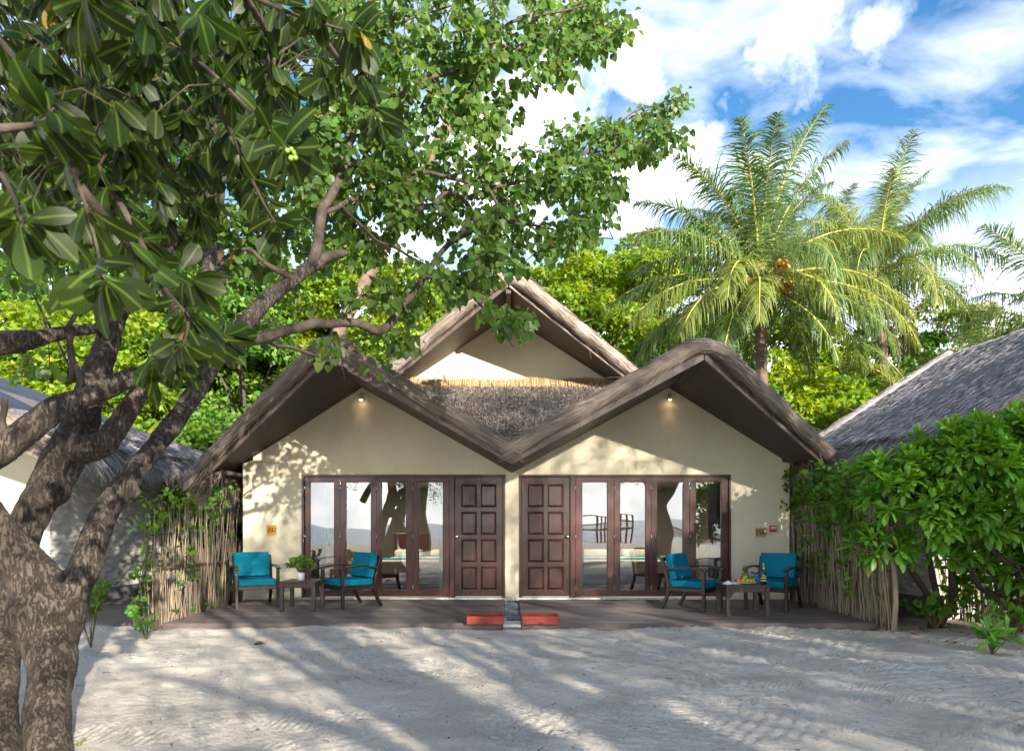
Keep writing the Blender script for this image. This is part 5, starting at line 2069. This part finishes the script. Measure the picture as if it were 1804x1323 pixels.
for p, ax in ros:
    j = int(np.argmin(np.linalg.norm(tn - np.array(tuple(p)), axis=1)))
    q = Vector(tn[j])
    twm.tube([q, q.lerp(p, .5) + Vector((0, 0, -.05)), p], [.012, .009, .006], 5, cap=False, M=Matrix.Translation(-BL))
    u = ax.orthogonal().normalized()
    w = ax.cross(u)
    nn_ = random.randint(12, 17)
    ph = random.random() * 6.28
    sz = random.uniform(.175, .245)
    for k in range(nn_):
        a = ph + k * 2.4
        f = k / nn_
        d = (u * math.cos(a) + w * math.sin(a)) * (.35 + .9 * f) + ax * (1.0 - .75 * f) + Vector((0, 0, random.uniform(-.15, .12)))
        bP.append(tuple(p + ax * (.05 * (1 - f))))
        bD.append(tuple(d))
        bS.append(sz * (.65 + .4 * f) * random.uniform(.85, 1.15))
twm.build('twigs', M_branch, bush, fixn=False)['kind'] = 'stuff'
bP, bD, bS = np.array(bP), np.array(bD), np.array(bS)
n = len(bP)
Mb = frames(bD, rng.normal(0, .25, n))
sc_ = (bP[:, 1] + 12) / bS
sc_ = np.where(902 + bP[:, 0] / (bP[:, 1] + 12) * 1200 > 1830, 1e6, sc_)
show = np.argsort(sc_)[:300]
rest = np.setdiff1d(np.arange(n), show)
for i in show:
    o = link('leaf', random.choice(bush_me), bush)
    M4 = Matrix([list(Mb[i][r] * bS[i]) + [0] for r in range(3)] + [[0, 0, 0, 1]])
    o.matrix_local = Matrix.Translation(Vector(bP[i]) - BL) @ M4
for k in range(3):
    sel = rest[k::3]
    V, F, uv = scatter(ob_b[k][0], ob_b[k][1], bP[sel] - np.array(tuple(BL)), Mb[sel], bS[sel], ob_b[k][2])
    o = link('leaves', np_mesh('leaves', V, F, L_bush, uv=uv, smooth=True), bush)
    o['kind'] = 'stuff'
fgy2 = np_mesh('leaf', ob_b[0][0], ob_b[0][1], L_yellow, uv=ob_b[0][2][ob_b[0][1].ravel()], smooth=True)
for k, i in enumerate(rng.choice(show, 9)):
    o = link('leaf', fgy2, bush)
    o['label'] = 'yellowed leaf'
    M4 = Matrix([list(Mb[i][r] * bS[i]) + [0] for r in range(3)] + [[0, 0, 0, 1]])
    o.matrix_local = Matrix.Translation(Vector(bP[i]) - BL + Vector((0, -.03, -.02))) @ M4


def low_plant(name, label, loc, stems, h, leafv, leafm, s, spread=.25, per=9, heart=False, cat='plant'):
    t = thing(name, label, cat, loc)
    m = MB()
    P, D, S_ = [], [], []
    for i in range(stems):
        a = random.random() * 6.28
        r = spread * random.uniform(.3, 1)
        tip = Vector((math.cos(a) * r, math.sin(a) * r, h * random.uniform(.6, 1.0)))
        mid = tip * .5 + Vector((0, 0, h * .12))
        m.tube([(0, 0, -.03), mid, tip], [.006, .005, .003], 5, cap=False)
        for k in range(per):
            f = random.uniform(.35, 1)
            c = (mid * (2 * (1 - f)) + tip * (2 * f - 1)) if f > .5 else mid
            d = Vector(rnd_dirs(1)[0]) + Vector((0, 0, .1 if not heart else -.6)) + tip.normalized() * .5
            P.append(tuple(c))
            D.append(tuple(d))
            S_.append(random.uniform(*s))
    m.build('stems', M_stem, t, fixn=False)['kind'] = 'stuff'
    P, D, S_ = np.array(P), np.array(D), np.array(S_)
    n = len(P)
    tv_, tf_, tu_ = leafv
    fc = np.array([0, -.7, .7]) + rng.normal(0, .5, (n, 3))
    V, F, uv = scatter(tv_, tf_, P, frames(D, None, fc), S_, tu_)
    o = link('leaves', np_mesh('leaves', V, F, leafm, uv=uv, smooth=True), t)
    o['kind'] = 'stuff'
    return t


hT = (heart_v, heart_f, None)
low_plant('sapling', 'slender heart-leaved sapling behind the big trunk', (-4.85, -4.15, .0), 9, .85, hT, L_heart, (.06, .11), .38, 12, True)
low_plant('seedling', 'small leafy seedling on the sand right of the sapling', (-4.50, -3.62, .0), 7, .26, ob_b[0], L_bush, (.06, .10), .16, 7)
low_plant('seedling', 'leafy weed at the foot of the left fence post', (-4.98, -3.0, .0), 9, .45, hT, L_vine, (.05, .09), .16, 8, True)
low_plant('ground_plant', 'bright leafy plant at the foot of the shrub by the right edge', (5.25, -4.55, .0), 9, .30, ob_b[0], L_bush, (.12, .19), .26, 8)
low_plant('ground_plant', 'yellow-green spreading plant at the far right edge', (6.05, -3.75, .0), 10, .42, ob_b[1], L_bush, (.10, .16), .34, 8)
low_plant('ground_plant', 'dark leafy undergrowth around the shrub stems', (5.75, -2.75, .0), 20, .48, hT, L_vine, (.06, .10), .42, 9, True)
low_plant('sprout', 'tiny green sprout beside the big trunk base', tuple(W(140, 1314, 4.3).xy) + (gz(*W(140, 1314, 4.3).xy),), 3, .035, ob_b[0], L_bush, (.02, .035), .03, 4)


# ================================================================= PALMS
def frond(L, droop, up, nl, mtl, seed, wid=.62, twist=0.0, yellow=False, hang=.6):
    """one pinnate frond from the origin, growing along +X and rising by `up` (radians)"""
    r = np.random.default_rng(seed)
    pts = []
    p = np.array([0., 0., 0.])
    seg = 18
    ang = up
    P = [p.copy()]
    A_ = [ang]
    for i in range(seg):
        t = (i + 1) / seg
        ang = up - droop * t ** 1.35
        p = p + np.array([math.cos(ang), 0, math.sin(ang)]) * L / seg
        P.append(p.copy())
        A_.append(ang)
    P = np.array(P)
    A_ = np.array(A_)
    m = MB().tube([tuple(q) for q in P], [.038 * (1 - .88 * i / seg) + .003 for i in range(seg + 1)], 5)
    rach = m
    tt = np.linspace(.14, .995, nl)
    tt = np.concatenate([tt, tt])
    sg = np.concatenate([np.ones(nl), -np.ones(nl)])
    tt = np.clip(tt + r.normal(0, .003, 2 * nl), .1, .999)
    f = tt * seg
    i0 = np.minimum(f.astype(int), seg - 1)
    fr = (f - i0)[:, None]
    B = P[i0] * (1 - fr) + P[i0 + 1] * fr
    a = A_[i0]
    T = np.stack([np.cos(a), np.zeros_like(a), np.sin(a)], 1)
    N_ = np.stack([-np.sin(a), np.zeros_like(a), np.cos(a)], 1)
    Sd = np.array([0, 1., 0])[None] * sg[:, None]
    cs, sn = math.cos(twist), math.sin(twist)
    Sd, N_ = Sd * cs + N_ * sn * sg[:, None], N_ * cs - np.array([0, 1., 0]) * sn
    fw = .36 + .7 * tt[:, None] ** 1.7
    D = Sd + T * fw + N_ * .18 + r.normal(0, .11, B.shape)
    ph_ = r.uniform(0, 6, 4)
    D = D + N_ * (.22 * np.sin(tt * 23 + sg * 1.7 + ph_[0]))[:, None] + T * (.20 * np.sin(tt * 31 + sg * 2 + ph_[1]))[:, None]
    D /= np.linalg.norm(D, axis=1, keepdims=True)
    ln = wid * np.sin(np.pi * np.clip(tt * .86 + .12, 0, 1)) ** .55 * (1 - .15 * tt) * r.uniform(.62, 1.2, len(tt))
    broken = r.random(len(tt)) < .06
    ln = np.where(broken, ln * .5, ln)
    # each leaflet: 4 stations bending down
    vs = []
    g = np.array([0, 0, -1.])
    cur = B.copy()
    dcur = D.copy()
    side = np.cross(D, N_)
    side /= np.linalg.norm(side, axis=1, keepdims=True)
    w0 = .017
    hg = hang * r.uniform(.4, 1.6, len(tt))[:, None]
    for k, wd in enumerate((.6, 1.0, .8, .45, .06)):
        vs.append(cur - side * w0 * wd)
        vs.append(cur + side * w0 * wd)
        dcur = dcur + g * hg * (.16 + .26 * k)
        dcur /= np.linalg.norm(dcur, axis=1, keepdims=True)
        cur = cur + dcur * ln[:, None] / 4
    Vv = np.stack(vs, 1)
    k_ = Vv.shape[1]
    n = len(tt)
    tf_ = np.array([[0, 1, 3, 2], [2, 3, 5, 4], [4, 5, 7, 6], [6, 7, 9, 8]])
    F = (tf_[None] + (np.arange(n) * k_)[:, None, None]).reshape(-1, 4)
    b = len(rach.v)
    allV = np.concatenate([np.array(rach.v), Vv.reshape(-1, 3)])
    quads = [list(q) for q in rach.f if len(q) == 4]
    allF = np.concatenate([np.array(quads), F + b])
    me = np_mesh('frond', allV, allF, mtl, smooth=False)
    me.materials.append(M_rachis)
    mi = np.zeros(len(allF), dtype=np.int32)
    mi[:len(quads)] = 1
    me.polygons.foreach_set('material_index', mi)
    return me


def palm(name, label, base, top, r0, fronds, fruit, seed, group=None):
    base, top = Vector(base), Vector(top)
    t = thing(name, label, 'palm tree', tuple(base), 0, group)
    d = top - base
    k = max(10, int(d.length / .11))
    pts = [d * (i / k) + Vector((.10 * math.sin(i / k * 3.0), 0, 0)) for i in range(k + 1)]
    MB().tube(pts, [r0 * (1.12 if i % 2 else .96) * (1 - .18 * i / k) for i in range(k + 1)], 12, jit=.03).build('trunk', M_palmbark, t, smooth=False)
    crown = d
    for i, fz in enumerate(fronds):
        az, up, L, droop = fz[:4]
        yl = len(fz) > 4 and fz[4] == 'y'
        me = frond(L, droop, up, 104, L_palmy if yl else L_palm, seed * 100 + i, wid=1.3 * L / 4.2, twist=random.uniform(-.25, .25), hang=random.uniform(.85, 1.4) if up > 1.15 else random.uniform(1.0, 1.9))
        o = link('frond', me, t)
        o.location = crown + Vector((0, 0, random.uniform(-.1, .15)))
        o.rotation_euler = (0, 0, az)
    # fibrous sheath
    MB().tube([crown + Vector((0, 0, -.45)), crown + Vector((0, 0, -.1)), crown + Vector((0, 0, .35)), crown + Vector((0, 0, .7))], [r0 * .95, r0 * 1.5, r0 * 1.2, r0 * .4], 10, jit=.15).build('leaf_sheath', M_twig, t)
    if fruit:
        for (az, zz_, n_) in fruit:
            c = crown + Vector((math.cos(az) * .62, math.sin(az) * .62, zz_))
            MB().tube([crown, (crown + c) / 2 + Vector((0, 0, .12)), c], .015, 6).build('fruit_stalk', M_coconut, t)
            for q in range(n_):
                v = Vector(rnd_dirs(1)[0]) * random.uniform(.08, .24)
                r = random.uniform(.045, .07)
                MB().ball((c.x + v.x, c.y + v.y, c.z + v.z), r, 9, 6, 1, 1, 1.2).build('coconut', M_coconut, t, smooth=True)
    return t


R_ = math.radians
# azimuth is measured from +X (picture right); -90 points at the camera
p1 = [(R_(95), R_(86), 4.3, .55), (R_(150), R_(82), 4.3, .75), (R_(20), R_(76), 4.2, .9), (R_(-60), R_(84), 4.2, .8), (R_(200), R_(76), 4.0, 1.0), (R_(60), R_(76), 4.0, .9), (R_(-20), R_(80), 4.0, .8), (R_(240), R_(78), 4.0, 1.0), (R_(120), R_(74), 4.1, 1.0), (R_(-100), R_(80), 3.9, 1.0), (R_(175), R_(66), 4.1, 1.1),
      (R_(175), R_(52), 3.8, 1.1, 'y'), (R_(150), R_(48), 3.8, 1.2), (R_(5), R_(50), 4.4, 1.25, 'y'), (R_(30), R_(42), 4.3, 1.3), (R_(205), R_(36), 3.9, 1.1), (R_(165), R_(22), 4.0, 1.0),
      (R_(190), R_(12), 3.8, 1.15, 'y'), (R_(215), R_(2), 3.6, 1.2, 'y'), (R_(170), R_(-4), 3.7, 1.0), (R_(150), R_(6), 3.9, 1.2), (R_(-5), R_(24), 4.3, 1.5, 'y'), (R_(-15), R_(10), 4.3, 1.35, 'y'), (R_(20), R_(6), 4.2, 1.3), (R_(-30), R_(-2), 4.0, 1.25), (R_(45), R_(8), 4.0, 1.3),
      (R_(-125), R_(30), 3.2, 1.9, 'y'), (R_(-110), R_(5), 3.0, 1.5, 'y'), (R_(-62), R_(4), 3.0, 1.5, 'y'), (R_(-70), R_(38), 3.2, 2.1), (R_(95), R_(30), 4.0, 1.4), (R_(75), R_(10), 3.8, 1.4), (R_(120), R_(15), 3.8, 1.4), (R_(228), R_(-22), 3.0, .9), (R_(-42), R_(-26), 3.0, .9)]
palm('coconut_palm', 'tall lit coconut palm with orange nuts behind the right gable', (6.15, 5.2, 0), (6.25, 5.2, 7.35), .165, p1, [(R_(-62), .30, 18), (R_(-30), -.15, 22), (R_(-140), -.1, 12), (R_(-85), -.1, 12)], 1)


def rand_fronds(n, L, seed):
    r = random.Random(seed)
    out = []
    for i in range(n):
        f = i / n
        up = R_(85 - 95 * f + r.uniform(-6, 6))
        out.append((i * 2.4 + r.uniform(-.2, .2), up, L * r.uniform(.88, 1.08), .65 + 1.0 * min(1, f * 1.6) + r.uniform(-.1, .2)) + (('y',) if r.random() < .3 else ()))
    return out


palm('coconut_palm', 'second palm behind and right of the fruiting palm', (13.0, 11.5, 0), (12.6, 11.5, 9.9), .17, rand_fronds(30, 4.3, 3), [(R_(-90), 0, 6)], 2)
palm('coconut_palm', 'palm at the right edge above the grey thatched roof', (17.4, 9.5, 0), (17.6, 9.5, 7.3), .17, rand_fronds(24, 4.4, 5), None, 3)
palm('coconut_palm', 'far palm between the two tallest palms', (14.0, 19, 0), (14.2, 19, 12.6), .17, rand_fronds(22, 4.4, 8), None, 4)
palm('coconut_palm', 'low young palm behind the right cottage ridge', (11.8, 7.5, 0), (11.8, 7.5, 4.0), .15, rand_fronds(16, 3.9, 9), None, 5)
lp = thing('leaning_palm', 'slim pale trunk leaning over high behind the gables', 'palm tree', (-9.5, 7, 0))
q = [Vector((0, 0, 0)), Vector((3.0, .2, 3.9)), W(834, 143, 19.3) - Vector((-9.5, 7, 0)), W(912, 102, 19.5) - Vector((-9.5, 7, 0)), W(1002, 20, 20) - Vector((-9.5, 7, 0)), W(1080, -60, 20) - Vector((-9.5, 7, 0))]
P, Rr = smooth_path(q, [.19, .18, .16, .15, .14, .13], sub=14)
MB().tube(P, [r * (1.06 if i % 2 else .97) for i, r in enumerate(Rr)], 12).build('trunk', M_palmbark, lp)


# ================================================================= BACKGROUND TREES
lq = np.array([[0, 0, 0], [.34, .38, .07], [0, 1, -.05], [-.34, .38, .07]])
lqf = np.array([[0, 1, 2, 3]])


def crown_mesh(seed, rx, rz, nclump, nleaf, s, m, sun_side=True):
    r = np.random.default_rng(seed)
    c = r.normal(size=(nclump, 3))
    c /= np.linalg.norm(c, axis=1, keepdims=True)
    c *= r.uniform(.25, 1.0, (nclump, 1)) ** .5
    C_ = c * np.array([rx, rx * .85, rz])
    Rc = r.uniform(.45, 1.05, nclump) * rx * .26
    w = Rc ** 2 / np.sum(Rc ** 2)
    idx = r.choice(nclump, nleaf, p=w)
    d = r.normal(size=(nleaf, 3))
    d /= np.linalg.norm(d, axis=1, keepdims=True)
    d[:, 2] = np.where(d[:, 2] < -.3, -d[:, 2], d[:, 2])
    P = C_[idx] + d * (Rc[idx] * r.uniform(.55, 1.08, nleaf) ** .6)[:, None] * np.array([1, 1, .8])
    D = d * .7 + r.normal(0, .6, (nleaf, 3)) + np.array([0, 0, -.45])
    fc = d + r.normal(0, .5, (nleaf, 3)) + np.array([0, 0, .5])
    V, F, _ = scatter(lq, lqf, P, frames(D, None, fc), r.uniform(s * .7, s * 1.3, nleaf))
    return np_mesh('crown', V, F, m), C_


CR = []
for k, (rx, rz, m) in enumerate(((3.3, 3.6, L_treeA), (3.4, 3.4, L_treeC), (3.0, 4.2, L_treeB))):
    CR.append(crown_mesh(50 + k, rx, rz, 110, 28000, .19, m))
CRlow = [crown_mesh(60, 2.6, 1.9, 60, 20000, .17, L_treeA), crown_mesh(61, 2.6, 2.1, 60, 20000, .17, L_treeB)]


def bg_tree(label, x, y, z, k, s=1.0, rz=0.0, low=False, cat='tree', name='leafy_tree', group='trees behind the bungalows'):
    me, C_ = (CRlow if low else CR)[k]
    t = thing(name, label, cat, (x, y, 0), 0, group)
    o = link('crown', me, t)
    o.location = (0, 0, z)
    o.rotation_euler = (0, 0, rz)
    o.scale = (s, s, s)
    m = MB()
    m.tube([(0, 0, -.1), (.1, 0, z * .35), (-.05, .05, z * .75), (0, 0, z)], [.18, .15, .12, .08], 8, jit=.05)
    rot = Matrix.Rotation(rz, 3, 'Z')
    for q in range(0, len(C_), 6 if not low else 5):
        c = rot @ Vector(C_[q]) * s
        m.tube([(0, 0, z * .6 + min(0, c.z) * .3), (c.x * .45, c.y * .45, z + c.z * .35), (c.x, c.y, z + c.z)], [.07, .045, .02], 5, cap=False)
    m.build('trunk', M_branch, t, fixn=False)
    return t


bgs = [
    (-21, 9, 5.0, 0, 1.1, .3, 'leafy tree farthest left behind the left cottage'),
    (-16.5, 13, 7.6, 2, 1.1, 1.3, 'tall sunny tree behind the left cottage roof'),
    (-12.5, 8.5, 5.0, 0, .95, 2.2, 'yellow-green tree just behind the left cottage ridge'),
    (-10.5, 15, 8.2, 1, 1.15, .7, 'darker tree in the second row left of the bungalow'),
    (-8.3, 9.5, 4.9, 2, 1.0, 3.0, 'sunlit tree in the gap between left cottage and bungalow'),
    (-5.3, 13.5, 7.7, 0, 1.05, 4.1, 'sunlit tree behind the left front gable'),
    (-1.0, 17, 8.4, 1, 1.1, 5.0, 'tree rising left of the middle gable'),
    (3.2, 14.5, 8.5, 0, 1.12, .9, 'bright tree right behind the middle gable'),
    (6.6, 17, 9.2, 2, 1.1, 2.5, 'yellow-green tree left of the fruiting palm'),
    (5.4, 10.6, 4.7, 1, .85, 1.9, 'green tree between middle gable and palm trunk'),
    (9.7, 13.5, 5.9, 0, 1.0, 3.5, 'bright tree behind the palm trunk'),
    (14.2, 15, 5.2, 1, 1.05, 4.6, 'green tree under the second palm'),
    (18.5, 16, 6.4, 2, 1.0, .2, 'sparse tree at the right under the far palms'),
    (-13.8, 17, 8.6, 0, 1.15, 5.5, 'tall yellow-green tree in the third row far left'),
    (-7.6, 18, 9.2, 2, 1.1, 3.6, 'tall tree seen between the big tree branches'),
    (23.5, 14, 6.0, 1, 1.2, 1.0, 'tree beyond the right edge of the roof'),
]
for x, y, z, k, s, rz, lab in bgs:
    bg_tree(lab, x, y, z, k, s, rz)
lows = [(-12.8, 5.9, 1.9, 1, 'low bush behind the left cottage'), (-6.4, 4.6, 1.3, 0, 'sunny low bush in the gap left of the bungalow'), (-7.2, 7.2, 2.6, 1, 'darker low bush deeper in the left gap'), (7.6, 6.0, 2.6, 0, 'bright low bush right of the palm trunk'),
        (8.8, 8.4, 3.6, 0, 'taller bright bush behind the right cottage hip'), (11.4, 9.5, 4.2, 1, 'green bush above the right cottage ridge'), (5.0, 7.8, 2.6, 1, 'green bush at the foot of the fruiting palm'), (15.5, 9.5, 4.6, 1, 'dark bush below the palm at the right edge')]
for x, y, z, k, lab in lows:
    bg_tree(lab, x, y, z, k, 1.0, x, True, 'bush', 'leafy_bush', 'bushes behind the bungalows')
# bare twiggy tree at the right
bt_ = thing('bare_tree', 'pale half-bare tree with pinkish leaves between the right palms', 'tree', (15.8, 12.5, 0))
m = MB()
tipsb = []


def grow(p, d, l, r, lev):
    q = p + d * l
    m.tube([p, p.lerp(q, .5) + Vector((random.gauss(0, .05), random.gauss(0, .05), 0)) * l, q], [r, r * .85, r * .65], 5, cap=False)
    if lev == 0:
        tipsb.append(tuple(q))
        return
    for _ in range(3):
        nd = (d + Vector(rnd_dirs(1)[0]) * .62 + Vector((0, 0, .12))).normalized()
        grow(q, nd, l * random.uniform(.6, .8), r * .6, lev - 1)


grow(Vector((0, 0, 0)), Vector((0, 0, 1)), 4.6, .12, 0)
for k in range(4):
    grow(Vector((0, 0, 3.6 + .25 * k)), Vector((random.uniform(-.5, .5), random.uniform(-.4, .3), 1)).normalized(), 2.2, .06, 4)
m.build('trunk', mat('pale_bark', (.34, .27, .22), .8, .2), bt_, fixn=False)
tA = np.array(tipsb)
P = np.repeat(tA, 4, 0) + rng.normal(0, .12, (len(tA) * 4, 3))
V, F, _ = scatter(lq, lqf, P, frames(rnd_dirs(len(P))), rng.uniform(.08, .15, len(P)))
link('leaves', np_mesh('leaves', V, F, leaf_mat('pinkish_leaf', (.24, .20, .07), .4, hue=.06)), bt_)['kind'] = 'stuff'
# far wood closing the view
P, D = [], []
wood_m, wc = crown_mesh(70, 4.0, 3.4, 60, 14000, .30, L_treeB)
fw = thing('far_wood', 'x', 'wood', (0, 0, 0))
bpy.data.objects.remove(fw)
vs_, fs_ = [], []
base_v = np.zeros(len(wood_m.vertices) * 3, dtype=np.float32)
wood_m.vertices.foreach_get('co', base_v)
base_v = base_v.reshape(-1, 3)
base_f = np.zeros(len(wood_m.loops), dtype=np.int32)
wood_m.loops.foreach_get('vertex_index', base_f)
base_f = base_f.reshape(-1, 4)
AV, AF = [], []
off = 0
for i, x in enumerate(np.arange(-44, 50, 6.0)):
    for zc in (2.6, 6.6):
        a = rng.uniform(0, 6.28)
        rot = np.array([[math.cos(a), -math.sin(a), 0], [math.sin(a), math.cos(a), 0], [0, 0, 1]])
        h = zc + rng.uniform(-.8, .8)
        if 14 < x < 40 and zc > 5:
            h -= 2.0
        AV.append(base_v @ rot.T + np.array([x + rng.uniform(-1, 1), 25 + rng.uniform(-1.5, 1.5) - (0 if zc > 5 else 2), h]))
        AF.append(base_f + off)
        off += len(base_v)
fw = link('far_wood', np_mesh('far_wood', np.concatenate(AV), np.concatenate(AF), L_treeB))
fw['kind'] = 'stuff'
fw['label'] = 'dense green wood closing the view behind everything'

# ================================================================= BEHIND THE CAMERA (shade and reflections)
shade_me, shC = crown_mesh(80, 4.6, 3.6, 120, 27000, .08, L_shade)
shade_me2, shC2 = crown_mesh(81, 4.6, 3.8, 110, 25000, .08, L_shade)


def shade_tree(label, x, y, z, s, k, rz, lean=(0, 0)):
    me, C_ = ((shade_me, shC), (shade_me2, shC2))[k]
    t = thing('shade_tree', label, 'tree', (x, y, 0), 0, 'shade trees along the beach')
    o = link('crown', me, t)
    o.location = (lean[0], lean[1], z)
    o.rotation_euler = (0, 0, rz)
    o.scale = (s, s, s)
    m = MB()
    m.tube([(0, 0, -.2), (.15, 0, .9), (-.05, .1, 2.0), (lean[0] * .5, lean[1] * .5, z * .6), (lean[0], lean[1], z)], [.55, .40, .36, .26, .12], 12, jit=.06)
    rot = Matrix.Rotation(rz, 3, 'Z')
    for q in range(0, len(C_), 7):
        c = rot @ Vector(C_[q]) * s
        m.tube([(0, 0, 1.9 + .1 * (q % 5)), (c.x * .4, c.y * .4, 2.6 + (z - 2.6) * .5), (c.x + lean[0], c.y + lean[1], z + c.z)], [.16, .10, .03], 6, cap=False)
    m.build('trunk', M_bark, t, fixn=False)
    return t


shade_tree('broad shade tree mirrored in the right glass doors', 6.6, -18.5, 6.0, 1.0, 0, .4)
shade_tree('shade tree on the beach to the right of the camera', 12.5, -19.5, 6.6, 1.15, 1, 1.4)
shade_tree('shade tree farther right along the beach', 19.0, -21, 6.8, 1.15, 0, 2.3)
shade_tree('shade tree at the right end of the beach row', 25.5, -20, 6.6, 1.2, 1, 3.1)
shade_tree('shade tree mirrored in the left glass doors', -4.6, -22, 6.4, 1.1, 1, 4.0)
shade_tree('shade tree added out of view behind the camera to shade the left cottage', 1.2, -24.5, 8.9, 1.05, 0, .9)  # added unseen tree that keeps the sun off the left cottage front wall
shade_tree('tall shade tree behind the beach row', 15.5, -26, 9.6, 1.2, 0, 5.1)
# jetty over the water
jt = thing('beach_jetty', 'wooden jetty with railings standing over the sea', 'jetty', (9.5, -62, 0))
MB().box(-3, 3, -4, 4, .75, .9).build('deck', M_twigdark, jt)
for x in (-2.9, 0, 2.9):
    for y in (-3.8, 0, 3.8):
        MB().box(x - .1, x + .1, y - .1, y + .1, -1.5, 1.9).build('pile', M_twigdark, jt)
for zr in (1.3, 1.85):
    MB().box(-3, 3, 3.78, 3.86, zr, zr + .08).build('railing', M_twigdark, jt)
bo = thing('fishing_boat', 'small white and orange boat drawn up by the water', 'boat', (14.2, -40, -.1), R(20))
hull = MB()
rings = []
for i in range(9):
    t_ = i / 8
    x = -2.2 + 4.4 * t_
    w = .62 * math.sin(math.pi * (.12 + .80 * t_)) ** .7
    zk = .0 + .55 * (abs(t_ - .45) * 1.7) ** 2.4
    rings.append([(x, -w, .62 + .35 * (abs(t_ - .5) * 2) ** 2), (x, -w * .75, .25 + zk * .6), (x, 0, zk), (x, w * .75, .25 + zk * .6), (x, w, .62 + .35 * (abs(t_ - .5) * 2) ** 2)])
hull.add([p for r_ in rings for p in r_], [(i * 5 + j, i * 5 + j + 1, i * 5 + j + 6, i * 5 + j + 5) for i in range(8) for j in range(4)])
hull.build('hull', M_white, bo, smooth=True)
MB().tube([r_[0] for r_ in rings], .04, 6).tube([r_[4] for r_ in rings], .04, 6).build('gunwale', M_coconut, bo)
MB().box(-.6, -.35, -.55, .55, .5, .55).box(.6, .85, -.5, .5, .5, .55).build('thwart', M_twigdark, bo)

# ================================================================= SMALL LITTER
n = 650
lx, ly = rng.uniform(-4.8, 8.5, n), rng.uniform(-9.2, -3.2, n)
bd = rng.random(n) < .35
lx = np.where(bd, rng.uniform(4.8, 8.5, n), lx)
ly = np.where(bd, rng.uniform(-4.2, -1.5, n), ly)
lz = sand_height(lx, ly) + .004
D = rnd_dirs(n)
D[:, 2] *= .15
V, F, _ = scatter(lq, lqf, np.stack([lx, ly, lz], 1), frames(D, rng.normal(0, .5, n)), np.where(bd, rng.uniform(.02, .06, n), rng.uniform(.008, .028, n)))
tws = MB()
for _ in range(150):
    x, y = random.uniform(-4.5, 6.5), random.uniform(-9, -3.2)
    a_ = random.uniform(0, 3.14)
    l_ = random.uniform(.02, .09)
    z_ = gz(x, y) + .005
    tws.tube([(x, y, z_), (x + math.cos(a_) * l_ * .5, y + math.sin(a_) * l_ * .5, z_ + .006), (x + math.cos(a_ + .3) * l_, y + math.sin(a_ + .3) * l_, z_ + .002)], .0022, 4)
to_ = tws.build('twig_litter', M_branch, fixn=False)
to_['kind'] = 'stuff'
tag(to_, 'tiny broken twigs scattered on the sand', 'twigs')
lt = link('leaf_litter', np_mesh('leaf_litter', V, F, mat('dead_leaf', (.12, .075, .04), .8, .2, island=.6, hue=.02)))
lt['kind'] = 'stuff'
tag(lt, 'dead leaf scraps scattered on the sand', 'leaf litter')
w0 = W(458, 1137, 1200 * EYE / (1137 - 922))
dl = thing('fallen_leaf', 'single curled brown leaf on the sand in front of the left deck', 'leaf', (w0.x, w0.y, gz(w0.x, w0.y) + .004))
v, f, u = obovate(.17, .06, .03, .5, 6, .5)
v = v + np.array([-.0, -.08, .012])
o = link('blade', np_mesh('blade', v, f, mat('curled_leaf', (.20, .15, .08), .7)), dl)
o.rotation_euler = (0, 0, R(75))
w0 = W(1609, 1119, 1200 * EYE / (1119 - 922))
fl = thing('fallen_flower', 'small red flower fallen on the soil below the shrub', 'flower', (w0.x, w0.y, gz(w0.x, w0.y) + .01))
v, f, u = obovate(.05, .035, .01, .3, 3)
AVf, AFf = [], []
P = np.zeros((5, 3))
a = np.arange(5) * 1.257
V, F, _ = scatter(v, f, P, frames(np.stack([np.cos(a), np.sin(a), np.full(5, .4)], 1)), np.ones(5))
link('petals', np_mesh('petals', V, F, mat('red_petal', (.55, .02, .05), .5)), fl)
